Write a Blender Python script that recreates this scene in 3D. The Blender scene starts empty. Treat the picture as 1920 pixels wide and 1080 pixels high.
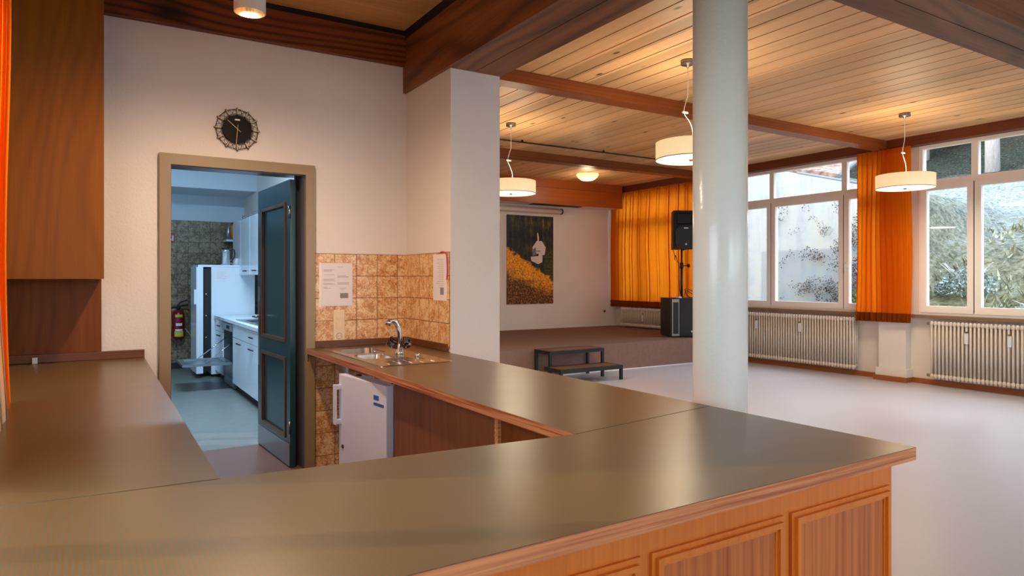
import bpy, bmesh, math, random
from mathutils import Vector, Matrix, noise
random.seed(7)
PI = math.pi
SC = bpy.context.scene
COL = SC.collection

# ------------------------------------------------------------------ camera, world, exposure
YAW = math.radians(31.743)
CAMH = 1.365
cd = bpy.data.cameras.new('camera'); cam = bpy.data.objects.new('camera', cd); COL.objects.link(cam)
cam.location = (0, 0, CAMH)
cam.rotation_euler = (PI/2, 0, -YAW)
cd.sensor_width = 36; cd.lens = 1270.35*36/1920
cd.shift_y = -17/1920
cd.clip_start = .05; cd.clip_end = 300
SC.camera = cam

W = bpy.data.worlds.new('sky'); SC.world = W; W.use_nodes = True
bg = W.node_tree.nodes['Background']
bg.inputs[0].default_value = (.74, .87, 1, 1); bg.inputs[1].default_value = 6.0
sd = bpy.data.lights.new('bright_cloud_sun', 'SUN'); so = bpy.data.objects.new('bright_cloud_sun', sd); COL.objects.link(so)
sd.energy = 6.5; sd.angle = math.radians(70); sd.color = (.8, .9, 1)
so.rotation_euler = (Vector((-.8, -.18, -.58))).to_track_quat('-Z', 'Y').to_euler()
so.location = (20, 4, 15)
wd = bpy.data.lights.new('low_west_sun', 'SUN'); wo = bpy.data.objects.new('low_west_sun', wd); COL.objects.link(wo)
wd.energy = 2.6; wd.angle = math.radians(.6); wd.color = (1, .84, .64)
wo.rotation_euler = (Vector((2.7, -1.25, -1.2))).to_track_quat('-Z', 'Y').to_euler(); wo.location = (-20, 12, 10)

SC.view_settings.view_transform = 'Standard'; SC.view_settings.look = 'None'
SC.view_settings.gamma = 1; SC.view_settings.use_curve_mapping = False
SC.view_settings.exposure = 0.0
cy = SC.cycles
cy.max_bounces = 12; cy.diffuse_bounces = 6; cy.glossy_bounces = 4; cy.transmission_bounces = 6; cy.transparent_max_bounces = 12
cy.sample_clamp_indirect = 6; cy.use_denoising = True

# ------------------------------------------------------------------ material helpers
def s2l(c):
    return tuple(((x/255)/12.92 if x <= 10 else (((x/255)+.055)/1.055)**2.4) for x in c) + (1,)

class M:
    def __init__(s, name, rough=.5, spec=.5, metal=0, col=None, coat=0):
        s.m = bpy.data.materials.new(name); s.m.use_nodes = True
        s.t = s.m.node_tree; s.b = s.t.nodes['Principled BSDF']; s.out = s.t.nodes['Material Output']
        s.b.inputs['Roughness'].default_value = rough
        s.b.inputs['Specular IOR Level'].default_value = spec
        s.b.inputs['Metallic'].default_value = metal
        s.b.inputs['Coat Weight'].default_value = coat
        if col: s.b.inputs['Base Color'].default_value = s2l(col)
    def n(s, typ, ins=None, **kw):
        nd = s.t.nodes.new('ShaderNode'+typ)
        for k, v in kw.items(): setattr(nd, k, v)
        for k, v in (ins or {}).items(): s.set(nd.inputs[k], v)
        return nd
    def set(s, sock, v):
        if isinstance(v, bpy.types.NodeSocket): s.t.links.new(v, sock)
        elif isinstance(v, bpy.types.Node): s.t.links.new(v.outputs[0], sock)
        else: sock.default_value = v
    def math(s, op, a, b=0., c=0.):
        return s.n('Math', {0: a, 1: b, 2: c}, operation=op).outputs[0]
    def mix(s, f, a, b, mode='MIX'):
        nd = s.n('Mix', data_type='RGBA', blend_type=mode)
        s.set(nd.inputs[0], f); s.set(nd.inputs[6], a); s.set(nd.inputs[7], b)
        return nd.outputs[2]
    def ramp(s, f, stops):
        nd = s.n('ValToRGB', {0: f}); e = nd.color_ramp.elements
        while len(e) < len(stops): e.new(.5)
        for i, (p, c) in enumerate(stops):
            e[i].position = p; e[i].color = c if len(c) == 4 else s2l(c)
        return nd.outputs[0]
    def coord(s, scale=(1, 1, 1), loc=(0, 0, 0), obj=True, rot=(0, 0, 0)):
        tc = s.n('TexCoord')
        return s.n('Mapping', {0: tc.outputs['Object'], 1: loc, 2: rot, 3: scale}).outputs[0]
    def world(s, scale=(1, 1, 1), loc=(0, 0, 0)):
        g = s.n('NewGeometry')
        return s.n('Mapping', {0: g.outputs['Position'], 1: loc, 3: scale}).outputs[0]
    def bump(s, h, strength=.3, dist=.01):
        b = s.n('Bump', {'Height': h, 'Strength': strength, 'Distance': dist})
        s.set(s.b.inputs['Normal'], b.outputs[0])
    def base(s, v): s.set(s.b.inputs['Base Color'], v)
    def rough(s, v): s.set(s.b.inputs['Roughness'], v)

def wood(name, light, dark, axis='z', rings=9, scale=1.6, rough=.4, fibre=.35, coat=0, knots=0, deep=None, stretch=.12, spec=.4, board=None, lines=.5, lin=26., sine=.35):
    m = M(name, rough, spec, coat=coat)
    sc = {'x': (stretch, 1, 1), 'y': (1, stretch, 1), 'z': (1, 1, stretch)}[axis]
    v = m.coord(sc)
    if board:      # one random offset for every board of width `board` across axis board_axis
        bax, bw = board
        sep = m.n('SeparateXYZ', {0: m.coord()})
        idx = m.math('FLOOR', m.math('DIVIDE', sep.outputs['XYZ'.index(bax.upper())], bw))
        wn = m.n('TexWhiteNoise', {'W': idx}, noise_dimensions='1D')
        v = m.n('VectorMath', {0: v, 1: m.n('VectorMath', {0: wn.outputs['Color'], 3: 40.}, operation='SCALE').outputs[0]}, operation='ADD').outputs[0]
    n1 = m.n('TexNoise', {'Vector': v, 'Scale': scale, 'Detail': 1.2, 'Roughness': .35}).outputs[0]
    sp = m.n('SeparateXYZ', {0: v}); ac = {'x': (1, 2), 'y': (0, 2), 'z': (0, 1)}[axis]
    lin_ = m.math('MULTIPLY', m.math('ADD', sp.outputs[ac[0]], m.math('MULTIPLY', sp.outputs[ac[1]], .83)), lin)
    ph = m.math('ADD', m.math('MULTIPLY', n1, float(rings)), lin_)
    s1 = m.math('ADD', m.math('MULTIPLY', m.math('SINE', m.math('MULTIPLY', ph, 2*PI)), .5), .5)
    vs = {'x': (.25, 1, 1), 'y': (1, .25, 1), 'z': (1, 1, .25)}[axis]
    stv = m.n('VectorMath', {0: v, 1: vs}, operation='MULTIPLY').outputs[0]
    stv = m.n('VectorMath', {0: stv, 1: m.n('CombineXYZ', {'XYZ'.index(axis.upper()) if False else (0 if axis != 'x' else 1): m.math('MULTIPLY', n1, .12)}).outputs[0]}, operation='ADD').outputs[0]
    strk = m.n('TexNoise', {'Vector': stv, 'Scale': lin*1.6, 'Detail': 3, 'Roughness': .7}).outputs[0]
    strk = m.n('MapRange', {0: strk, 1: .3, 2: .7}).outputs[0]
    saw = m.math('ADD', m.math('MULTIPLY', m.math('MULTIPLY', s1, s1), sine), m.math('MULTIPLY', strk, 1-sine))
    fs = {'x': (1.5, 90, 90), 'y': (90, 1.5, 90), 'z': (90, 90, 1.5)}[axis]
    f = m.n('TexNoise', {'Vector': m.coord(fs), 'Scale': 1.5, 'Detail': 2}).outputs[0]
    big = m.n('TexNoise', {'Vector': v, 'Scale': scale*.6, 'Detail': 2}).outputs[0]
    fac = m.math('ADD', m.math('MULTIPLY', saw, lines), m.math('MULTIPLY', m.math('SUBTRACT', f, .35), fibre))
    fac = m.math('ADD', fac, m.math('MULTIPLY', m.math('SUBTRACT', big, .5), .7))
    c = m.ramp(fac, [(0, light), (.85, dark)] if not deep else [(0, light), (.6, dark), (1, deep)])
    if board:
        c = m.mix(.5, c, m.n('HueSaturation', {'Color': c, 'Value': m.math('ADD', .55, wn.outputs[0]), 'Hue': .5}).outputs[0])
    if knots:
        kv = {'x': (.45, 1, 1), 'y': (1, .45, 1), 'z': (1, 1, .45)}[axis]
        vo = m.n('TexVoronoi', {'Vector': m.coord(kv), 'Scale': float(knots)})
        k = m.n('MapRange', {0: vo.outputs['Distance'], 1: .05, 2: .11, 3: 1., 4: 0.}).outputs[0]
        c = m.mix(k, c, s2l(tuple(int(q*.45) for q in dark)))
    m.base(c)
    m.b.inputs['Coat Roughness'].default_value = .2
    m.rough(m.math('ADD', rough, m.math('MULTIPLY', f, .12)))
    m.bump(fac, .08, .002)
    return m.m

MT = {}
# plaster
m = M('white_textured_plaster', .85, .2)
nz = m.n('TexNoise', {'Vector': m.world(), 'Scale': 75., 'Detail': 3, 'Roughness': .6}).outputs[0]
nb = m.n('TexNoise', {'Vector': m.world(), 'Scale': 1.3, 'Detail': 2}).outputs[0]
m.base(m.mix(nb, s2l((226, 217, 208)), s2l((236, 230, 223)))); m.bump(nz, .55, .006); MT['plaster'] = m.m
m = M('kitchen_white_paint', .7, .3, col=(208, 220, 230)); MT['kwhite'] = m.m
MT['board_y'] = wood('pine_ceiling_boards', (224, 180, 130), (194, 140, 90), 'y', rings=3, scale=3.2, rough=.4, fibre=.2, knots=4.5, stretch=.04, board=('x', .2), lines=.3, lin=18.)
MT['board_x'] = wood('pine_boards_over_bar', (220, 168, 106), (180, 124, 68), 'x', rings=3, scale=3.2, rough=.42, fibre=.25, knots=5., stretch=.04, board=('y', .155), lines=.3, lin=18.)
MT['beam_x'] = wood('dark_stained_beam', (138, 66, 20), (44, 18, 6), 'x', rings=6, scale=2.6, rough=.42, fibre=.3, stretch=.2, knots=1.1, lines=.75, lin=20., sine=.7)
MT['beam_y'] = wood('dark_stained_girder', (150, 90, 50), (52, 26, 13), 'y', rings=5, scale=2.2, rough=.4, fibre=.4, stretch=.3, knots=.8, lines=.7, lin=7., sine=.5)
MT['beam_xl'] = wood('brown_stained_girder', (142, 92, 66), (72, 44, 32), 'x', rings=5, scale=2.2, rough=.4, fibre=.4, stretch=.3, lines=.6, lin=7., sine=.5)
MT['beam_thin'] = wood('reddish_stained_rail', (150, 80, 34), (84, 38, 12), 'x', rings=3, scale=4, rough=.35, fibre=.3, stretch=.1, lin=34.)
MT['beam_win'] = wood('reddish_lintel', (122, 58, 24), (74, 30, 10), 'y', rings=3, scale=4, rough=.4, fibre=.3, stretch=.1, lin=34.)
MT['header'] = wood('orange_brown_fascia', (172, 88, 30), (132, 58, 14), 'x', rings=5, scale=2.4, rough=.35, fibre=.2, stretch=.1, lines=.35, lin=8.)
MT['cab'] = wood('orange_veneer', (140, 82, 4), (100, 48, 0), 'z', rings=11, scale=2.6, rough=.4, fibre=.25, stretch=.2, lines=.45, spec=.25, lin=9., sine=.4)
MT['cab_dark'] = wood('brown_veneer', (126, 66, 18), (80, 34, 6), 'z', rings=9, scale=3, rough=.45, fibre=.3, stretch=.22, lines=.4, spec=.25, lin=14.)
MT['front'] = wood('reddish_spruce_panel', (220, 128, 58), (138, 62, 22), 'z', rings=3, scale=5, rough=.36, fibre=.5, stretch=.05, lines=.6, lin=30., sine=.25)
MT['frontframe'] = wood('orange_frame_timber', (228, 130, 40), (190, 94, 20), 'z', rings=2, scale=5, rough=.34, fibre=.4, stretch=.05, lines=.35, lin=26., sine=.2)
MT['edge'] = wood('worn_edge_timber', (236, 164, 108), (178, 98, 54), 'x', rings=3, scale=9, rough=.45, fibre=1.1, stretch=.06, deep=(124, 58, 26), lin=60., lines=.35)
MT['edge_y'] = wood('worn_inner_edge_timber', (214, 150, 100), (160, 82, 42), 'y', rings=3, scale=9, rough=.45, fibre=1.5, stretch=.06, deep=(96, 38, 12), lin=70., lines=.5)
MT['splash'] = wood('dark_upstand_timber', (120, 70, 32), (74, 36, 12), 'x', rings=2, scale=6, rough=.35, fibre=.5, stretch=.06, lin=70.)
MT['base_in'] = wood('brown_cabinet_board', (140, 82, 44), (88, 44, 18), 'z', rings=8, scale=3, rough=.4, fibre=.4, stretch=.14, lines=.4, lin=14.)  # brown boards under the worktop, darker than the bar front
MT['skirt'] = wood('brown_skirting', (172, 98, 50), (124, 62, 28), 'y', rings=2, scale=5, rough=.4, fibre=.5, stretch=.06, lin=60.)
# laminate worktop
m = M('striped_brown_laminate', .3, .5)
sep = m.n('SeparateXYZ', {0: m.world()})
st = m.math('SINE', m.math('MULTIPLY', sep.outputs[0], 2*PI/.0105))
st2 = m.math('SINE', m.math('MULTIPLY', sep.outputs[1], 2*PI/.004))
nb = m.n('TexNoise', {'Vector': m.world(), 'Scale': 260., 'Detail': 1}).outputs[0]
f = m.math('ADD', m.math('MULTIPLY', st, .3), .5)
m.base(m.mix(f, s2l((112, 74, 34)), s2l((90, 84, 62))))
sc_ = m.n('TexNoise', {'Vector': m.world((2, 2, 2)), 'Scale': 2.5, 'Detail': 4}).outputs[0]
m.rough(m.math('ADD', .285, m.math('MULTIPLY', sc_, .05))); MT['laminate'] = m.m
# tiles
def tile(name, ax, pitch, off, c1, c2, c3, grout, rough=.3, big=9.):
    m = M(name, rough, .5)
    sep = m.n('SeparateXYZ', {0: m.world()})
    u = m.math('DIVIDE', m.math('SUBTRACT', sep.outputs['XYZ'.index(ax)], off[0]), pitch[0])
    v = m.math('DIVIDE', m.math('SUBTRACT', sep.outputs[2], off[1]), pitch[1])
    du = m.math('ABSOLUTE', m.math('SUBTRACT', m.math('FRACT', u), .5)); dv = m.math('ABSOLUTE', m.math('SUBTRACT', m.math('FRACT', v), .5))
    g = m.n('MapRange', {0: m.math('MAXIMUM', du, dv), 1: .483, 2: .49}).outputs[0]
    cell = m.n('CombineXYZ', {0: m.math('FLOOR', u), 1: m.math('FLOOR', v)}).outputs[0]
    wn = m.n('TexWhiteNoise', {'Vector': cell}, noise_dimensions='3D')
    vec = m.n('VectorMath', {0: m.world(), 1: m.n('VectorMath', {0: wn.outputs['Color'], 3: 9.}, operation='SCALE').outputs[0]}, operation='ADD').outputs[0]
    n1 = m.n('TexNoise', {'Vector': vec, 'Scale': big*3.4, 'Detail': 5, 'Roughness': .65, 'Distortion': 1.2}).outputs[0]
    n2 = m.n('TexNoise', {'Vector': vec, 'Scale': big, 'Detail': 2}).outputs[0]
    c = m.ramp(m.math('ADD', n1, m.math('MULTIPLY', m.math('SUBTRACT', n2, .5), .5)), [(.42, c1), (.54, c2), (.72, c3)])
    m.base(m.mix(g, c, s2l(grout)))
    m.rough(m.math('ADD', rough, m.math('MULTIPLY', g, .4)))
    m.bump(m.math('SUBTRACT', 1., g), .5, .002)
    return m.m
MT['tile_b'] = tile('marbled_cream_tile', 'X', (.1624, .1625), (1.504, 1.061), (238, 208, 160), (214, 158, 96), (176, 106, 48), (122, 70, 36), big=14.)
MT['tile_s'] = tile('marbled_cream_side_tile', 'Y', (.1624, .1625), (4.14, 1.061), (238, 208, 160), (214, 158, 96), (176, 106, 48), (122, 70, 36), big=14.)
MT['tile_k'] = tile('olive_marbled_tile', 'X', (.1555, .164), (1.093, 1.93), (146, 132, 108), (108, 92, 66), (72, 56, 38), (58, 46, 34), big=7.)
# floors
m = M('speckled_grey_linoleum', .3, .5)
n1 = m.n('TexNoise', {'Vector': m.world(), 'Scale': 160., 'Detail': 2}).outputs[0]
n2 = m.n('TexNoise', {'Vector': m.world(), 'Scale': .7, 'Detail': 3}).outputs[0]
m.base(m.mix(m.math('ADD', m.math('MULTIPLY', n1, .6), m.math('MULTIPLY', n2, .4)), s2l((176, 174, 184)), s2l((206, 206, 218))))
m.rough(m.math('ADD', .3, m.math('MULTIPLY', n2, .14))); MT['floor'] = m.m
m = M('brown_and_shaded_linoleum', .35, .5)
n1 = m.n('TexNoise', {'Vector': m.world(), 'Scale': 160., 'Detail': 2}).outputs[0]
m.base(m.mix(n1, s2l((106, 70, 58)), s2l((130, 92, 78)))); MT['floor_bar'] = m.m
m = M('grey_kitchen_linoleum', .4, .5)
n1 = m.n('TexNoise', {'Vector': m.world(), 'Scale': 9., 'Detail': 4}).outputs[0]
m.base(m.mix(n1, s2l((100, 104, 102)), s2l((124, 126, 122)))); MT['floor_k'] = m.m
m = M('brown_stage_carpet', .95, .1)
n1 = m.n('TexNoise', {'Vector': m.world(), 'Scale': 120., 'Detail': 3, 'Roughness': .8}).outputs[0]
n2 = m.n('TexNoise', {'Vector': m.world(), 'Scale': 22., 'Detail': 3}).outputs[0]
m.base(m.mix(m.math('ADD', m.math('MULTIPLY', n1, .7), m.math('MULTIPLY', n2, .3)), s2l((104, 76, 66)), s2l((168, 138, 126)))); m.bump(n1, .8, .01); MT['carpet'] = m.m
# enamel, plastics, metals
def flat(key, name, col, rough=.5, metal=0, spec=.5, coat=0, noise_amt=0., bump=0.):
    m = M(name, rough, spec, metal, col, coat)
    if noise_amt or bump:
        nz = m.n('TexNoise', {'Vector': m.coord(), 'Scale': 40., 'Detail': 3}).outputs[0]
        if noise_amt:
            m.base(m.mix(m.math('MULTIPLY', nz, noise_amt), s2l(col), s2l(tuple(int(c*.5) for c in col))))
        if bump: m.bump(nz, bump, .004)
    else:
        nz = m.n('TexNoise', {'Vector': m.coord(), 'Scale': 14., 'Detail': 2}).outputs[0]
        if abs(rough-.27) > .07: m.rough(m.math('ADD', rough, m.math('MULTIPLY', m.math('SUBTRACT', nz, .5), .08)))
    MT[key] = m.m
flat('column', 'pale_green_gloss_paint', (230, 235, 224), .22, spec=.6, bump=.35)
flat('rad', 'cream_radiator_enamel', (226, 216, 204), .35, noise_amt=.12)
flat('rad_in', 'darker_radiator_core', (160, 152, 142), .6)  # inner pipes and brackets in a darker tone than the body
flat('wframe', 'white_window_frame', (246, 240, 234), .35)
flat('seal', 'black_rubber_seal', (40, 36, 34), .7)
flat('sill', 'weathered_sill_timber', (150, 116, 86), .55, noise_amt=.6)
flat('sillp', 'white_sill_paint', (214, 214, 218), .4)
flat('black', 'black_cable_plastic', (16, 16, 18), .5)
flat('blackbox', 'black_textured_paint', (17, 16, 18), .5, spec=.3, bump=.25)
flat('grille', 'black_steel_grille', (14, 14, 15), .6, bump=.5)
flat('silver', 'grey_metal_strip', (150, 150, 130), .4)
flat('stepmetal', 'black_painted_steel', (24, 30, 36), .35, noise_amt=.5)
flat('tread', 'brown_tread_board', (120, 82, 66), .5, noise_amt=.5)
flat('steel', 'brushed_stainless_steel', (206, 200, 192), .22, metal=1)
flat('chrome', 'polished_chrome', (220, 220, 222), .06, metal=1)
flat('nickel', 'satin_nickel', (150, 142, 134), .3, metal=1)
flat('smoke', 'smoked_brown_acrylic', (48, 18, 10), .08, spec=.8)
flat('fridge', 'white_fridge_enamel', (226, 230, 246), .3)
flat('kcab', 'white_gloss_laminate', (222, 230, 238), .2)
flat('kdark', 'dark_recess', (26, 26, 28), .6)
flat('kmetal', 'dishwasher_steel', (150, 160, 168), .3, metal=.8)
flat('doorframe', 'khaki_gloss_paint', (150, 128, 92), .35)
flat('jamb', 'grey_jamb_paint', (96, 90, 92), .3)
flat('doorblue', 'teal_door_paint', (30, 66, 74), .22)
flat('doormould', 'brown_moulding', (88, 54, 28), .35)
flat('alu', 'aluminium_kick_plate', (150, 154, 162), .3, metal=.7)
flat('socket', 'cream_switch_plastic', (232, 208, 168), .35)
flat('paper', 'white_paper', (232, 226, 228), .8)
flat('film', 'glossy_tape', (244, 232, 214), .2)
flat('ink', 'faded_print', (196, 190, 196), .8)
flat('inkd', 'printed_photo', (146, 136, 132), .8)
flat('red', 'extinguisher_red', (120, 10, 22), .3)
flat('yellow', 'yellow_label', (206, 186, 50), .6)
flat('whitel', 'white_label', (230, 230, 230), .6)
flat('pink', 'magenta_ribbon', (206, 60, 110), .5)
flat('orange', 'orange_plastic', (236, 130, 10), .35)
flat('blue', 'blue_print', (40, 100, 180), .4)
flat('clockdark', 'dark_clock_face', (28, 21, 16), .6, spec=.2)
flat('clockiron', 'dark_bronze', (46, 32, 22), .45, metal=.3)
flat('brass', 'pale_brass', (226, 206, 168), .35, metal=.3)
flat('lampwhite', 'matte_white_lamp', (216, 206, 194), .5)
flat('rope', 'white_flex', (226, 222, 214), .5)
flat('dark_gap', 'black_shadow_strip', (20, 14, 10), .7)
flat('roofmetal', 'grey_metal_edge', (96, 100, 110), .5)
flat('railwhite', 'white_rail', (226, 232, 238), .5)
flat('seam', 'worktop_joint', (84, 66, 42), .5)
flat('screen', 'projection_screen_case', (226, 214, 202), .4)
# glowing things
def glow(key, name, col, e, base=(240, 232, 210)):
    m = M(name, .5, .3, col=base); m.set(m.b.inputs['Emission Color'], s2l(col)); m.b.inputs['Emission Strength'].default_value = e; MT[key] = m.m
glow('shade', 'lit_fabric_shade', (255, 226, 170), .62)
glow('diff', 'lit_diffuser', (255, 238, 206), 1.5)
glow('dome', 'lit_opal_glass', (255, 226, 160), 1.15)
glow('bulb', 'lamp_bulb', (255, 236, 200), 14.)
m = M('mirror_reflector', .18, 1, 1, (250, 226, 190)); MT['reflector'] = m.m
# cloth
def cloth(key, name, col, col2, trans=.55):
    m = M(name, .9, .1)
    nz = m.n('TexNoise', {'Vector': m.world((1, 1, .2)), 'Scale': 14., 'Detail': 3}).outputs[0]
    wv = m.n('TexNoise', {'Vector': m.world((60, 60, 300)), 'Scale': 2.}).outputs[0]
    c = m.mix(m.math('ADD', m.math('MULTIPLY', nz, .6), m.math('MULTIPLY', wv, .3)), s2l(col), s2l(col2))
    m.base(c)
    tr = m.n('BsdfTranslucent', {0: c})
    mx = m.n('MixShader', {0: trans, 1: m.b.outputs[0], 2: tr.outputs[0]})
    m.t.links.new(mx.outputs[0], m.out.inputs[0]); MT[key] = m.m
cloth('curtain', 'orange_curtain_cloth', (255, 180, 44), (250, 150, 18), .7)
cloth('hem', 'shaded_orange_hem_cloth', (176, 92, 20), (150, 70, 14), .25)  # darker orange paints the weaker backlight through the doubled cloth
cloth('lining', 'white_curtain_lining', (226, 226, 216), (214, 216, 208), .3)
# thin glass: a clear sheet with a faint mirror image of the room
m = M('window_glass', .02)
t = m.n('BsdfTransparent', {0: (.96, .98, .98, 1)}); g = m.n('BsdfGlossy', {0: (1, 1, 1, 1), 'Roughness': .02})
fr = m.n('Fresnel', {0: 1.5})
mx = m.n('MixShader', {0: m.math('MULTIPLY', fr.outputs[0], .4), 1: t.outputs[0], 2: g.outputs[0]})
m.t.links.new(mx.outputs[0], m.out.inputs[0]); MT['glass'] = m.m
# outdoors
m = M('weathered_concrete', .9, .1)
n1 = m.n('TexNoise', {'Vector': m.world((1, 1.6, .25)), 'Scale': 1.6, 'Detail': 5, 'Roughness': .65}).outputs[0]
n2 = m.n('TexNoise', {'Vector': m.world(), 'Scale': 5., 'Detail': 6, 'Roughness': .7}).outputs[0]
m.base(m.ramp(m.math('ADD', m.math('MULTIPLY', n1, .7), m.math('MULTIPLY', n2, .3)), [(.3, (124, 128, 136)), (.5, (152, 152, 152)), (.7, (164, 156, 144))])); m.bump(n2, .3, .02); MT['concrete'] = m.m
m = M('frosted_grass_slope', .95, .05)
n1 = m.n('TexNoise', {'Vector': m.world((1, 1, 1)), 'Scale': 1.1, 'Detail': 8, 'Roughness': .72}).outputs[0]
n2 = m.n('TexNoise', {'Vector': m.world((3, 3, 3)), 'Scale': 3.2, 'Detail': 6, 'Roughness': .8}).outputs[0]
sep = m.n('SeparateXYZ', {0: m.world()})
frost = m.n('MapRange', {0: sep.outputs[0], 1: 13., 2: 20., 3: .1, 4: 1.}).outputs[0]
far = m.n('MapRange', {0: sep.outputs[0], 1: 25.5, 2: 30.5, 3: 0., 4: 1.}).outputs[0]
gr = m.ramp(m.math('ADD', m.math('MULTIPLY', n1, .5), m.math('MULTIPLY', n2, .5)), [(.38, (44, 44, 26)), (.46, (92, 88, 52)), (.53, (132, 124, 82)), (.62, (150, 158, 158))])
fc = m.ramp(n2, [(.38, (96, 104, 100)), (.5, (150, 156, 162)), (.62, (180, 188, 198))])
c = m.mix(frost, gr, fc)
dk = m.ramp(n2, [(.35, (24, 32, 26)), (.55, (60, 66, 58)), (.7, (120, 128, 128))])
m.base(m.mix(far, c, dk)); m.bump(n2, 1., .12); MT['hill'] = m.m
m = M('snowy_ground', .95, .05)
n1 = m.n('TexNoise', {'Vector': m.world(), 'Scale': 3., 'Detail': 6}).outputs[0]
m.base(m.mix(n1, s2l((120, 120, 100)), s2l((190, 194, 196)))); MT['ground'] = m.m
m = M('grey_bark', .9, .1)
n1 = m.n('TexNoise', {'Vector': m.coord((6, 6, 1)), 'Scale': 4., 'Detail': 5}).outputs[0]
m.base(m.mix(n1, s2l((140, 130, 126)), s2l((206, 196, 190)))); m.bump(n1, .8, .03); MT['bark'] = m.m
def leafm(key, name, a, b, sc=3.):
    m = M(name, .8, .2)
    n1 = m.n('TexNoise', {'Vector': m.world(), 'Scale': sc, 'Detail': 4}).outputs[0]
    m.base(m.ramp(n1, [(.36, a), (.62, b)])); MT[key] = m.m
leafm('needle', 'dark_conifer_needles', (26, 50, 38), (100, 122, 106))
leafm('ivy', 'brown_climber_leaves', (58, 36, 32), (110, 96, 90), 6.)
leafm('green', 'green_hedge_leaves', (60, 92, 40), (120, 142, 90), 6.)
leafm('tuft', 'dry_frosted_grass', (84, 78, 40), (160, 162, 146), 2.)
leafm('shrub', 'frosted_shrub_leaves', (56, 78, 66), (160, 172, 170), 5.)
leafm('redleaf', 'rusty_leaf_litter', (92, 68, 62), (146, 118, 106), 9.)
# poster picture
m = M('autumn_valley_print', .45, .3)
sep = m.n('SeparateXYZ', {0: m.coord()})     # x 0..1.06 across, z 0..1.69 up
X_, Z_ = sep.outputs[0], sep.outputs[2]
edge = m.n('TexNoise', {'Vector': m.coord((1, 1, 1)), 'Scale': 5., 'Detail': 6, 'Roughness': .7}).outputs[0]
bd = m.math('SUBTRACT', m.math('SUBTRACT', m.math('ADD', 1.09, m.math('MULTIPLY', m.math('SUBTRACT', edge, .5), .5)), m.math('MULTIPLY', X_, .62)), Z_)
low = m.n('MapRange', {0: bd, 1: -.03, 2: .03}).outputs[0]
fl = m.n('TexNoise', {'Vector': m.coord(), 'Scale': 26., 'Detail': 5, 'Roughness': .75}).outputs[0]
gold = m.ramp(fl, [(.3, (90, 50, 14)), (.45, (196, 116, 24)), (.6, (240, 176, 48)), (.72, (250, 210, 96))])
brown = m.ramp(fl, [(.38, (26, 22, 14)), (.52, (96, 62, 30)), (.64, (186, 116, 50))])
dg = m.math('SUBTRACT', m.math('ADD', Z_, m.math('MULTIPLY', m.math('SUBTRACT', edge, .5), .9)), m.math('SUBTRACT', .62, m.math('MULTIPLY', X_, .35)))
gm = m.mix(m.n('MapRange', {0: dg, 1: -.12, 2: .1}).outputs[0], brown, gold)
dark = m.ramp(m.n('TexNoise', {'Vector': m.coord((2, 1, .7)), 'Scale': 5., 'Detail': 7, 'Roughness': .7}).outputs[0], [(.36, (14, 20, 34)), (.5, (34, 40, 42)), (.6, (66, 66, 34)), (.7, (150, 110, 40))])
rb = m.ramp(fl, [(.4, (20, 28, 20)), (.6, (74, 80, 44))])
rt = m.math('MULTIPLY', m.n('MapRange', {0: m.math('ADD', X_, m.math('MULTIPLY', edge, .3)), 1: .98, 2: 1.02}).outputs[0], m.n('MapRange', {0: Z_, 1: 1.1, 2: 1.0}).outputs[0])
top = m.mix(rt, dark, rb)
m.base(m.n('HueSaturation', {'Color': m.mix(low, top, gm), 'Value': 1.35}).outputs[0]); MT['print'] = m.m
flat('chapel', 'printed_chapel_white', (226, 214, 208), .5)
flat('chapels', 'printed_chapel_shade', (120, 112, 122), .5)

# ------------------------------------------------------------------ mesh helpers
def bm_(): return bmesh.new()
def box(bm, x0, x1, y0, y1, z0, z1, mi=0):
    vs = [bm.verts.new(p) for p in ((x0, y0, z0), (x1, y0, z0), (x1, y1, z0), (x0, y1, z0), (x0, y0, z1), (x1, y0, z1), (x1, y1, z1), (x0, y1, z1))]
    for f in ((0, 3, 2, 1), (4, 5, 6, 7), (0, 1, 5, 4), (1, 2, 6, 5), (2, 3, 7, 6), (3, 0, 4, 7)):
        bm.faces.new([vs[i] for i in f]).material_index = mi
    return bm
def bx(*a): return box(bm_(), *a)
def frame_of(d):
    d = d.normalized(); u = d.orthogonal().normalized() if abs(d.z) > .99 else d.cross(Vector((0, 0, 1))).normalized()
    return u, d.cross(u)
def cyl(bm, a, b, r, r2=None, seg=20, mi=0, cap=True, smooth=True):
    a, b = Vector(a), Vector(b); u, w = frame_of(b-a); r2 = r if r2 is None else r2
    A = [bm.verts.new(a+(u*math.cos(2*PI*i/seg)+w*math.sin(2*PI*i/seg))*r) for i in range(seg)]
    B = [bm.verts.new(b+(u*math.cos(2*PI*i/seg)+w*math.sin(2*PI*i/seg))*r2) for i in range(seg)]
    for i in range(seg):
        f = bm.faces.new((A[i], A[(i+1) % seg], B[(i+1) % seg], B[i])); f.smooth = smooth; f.material_index = mi
    if cap:
        bm.faces.new(A[::-1]).material_index = mi; bm.faces.new(B).material_index = mi
    return bm
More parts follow.
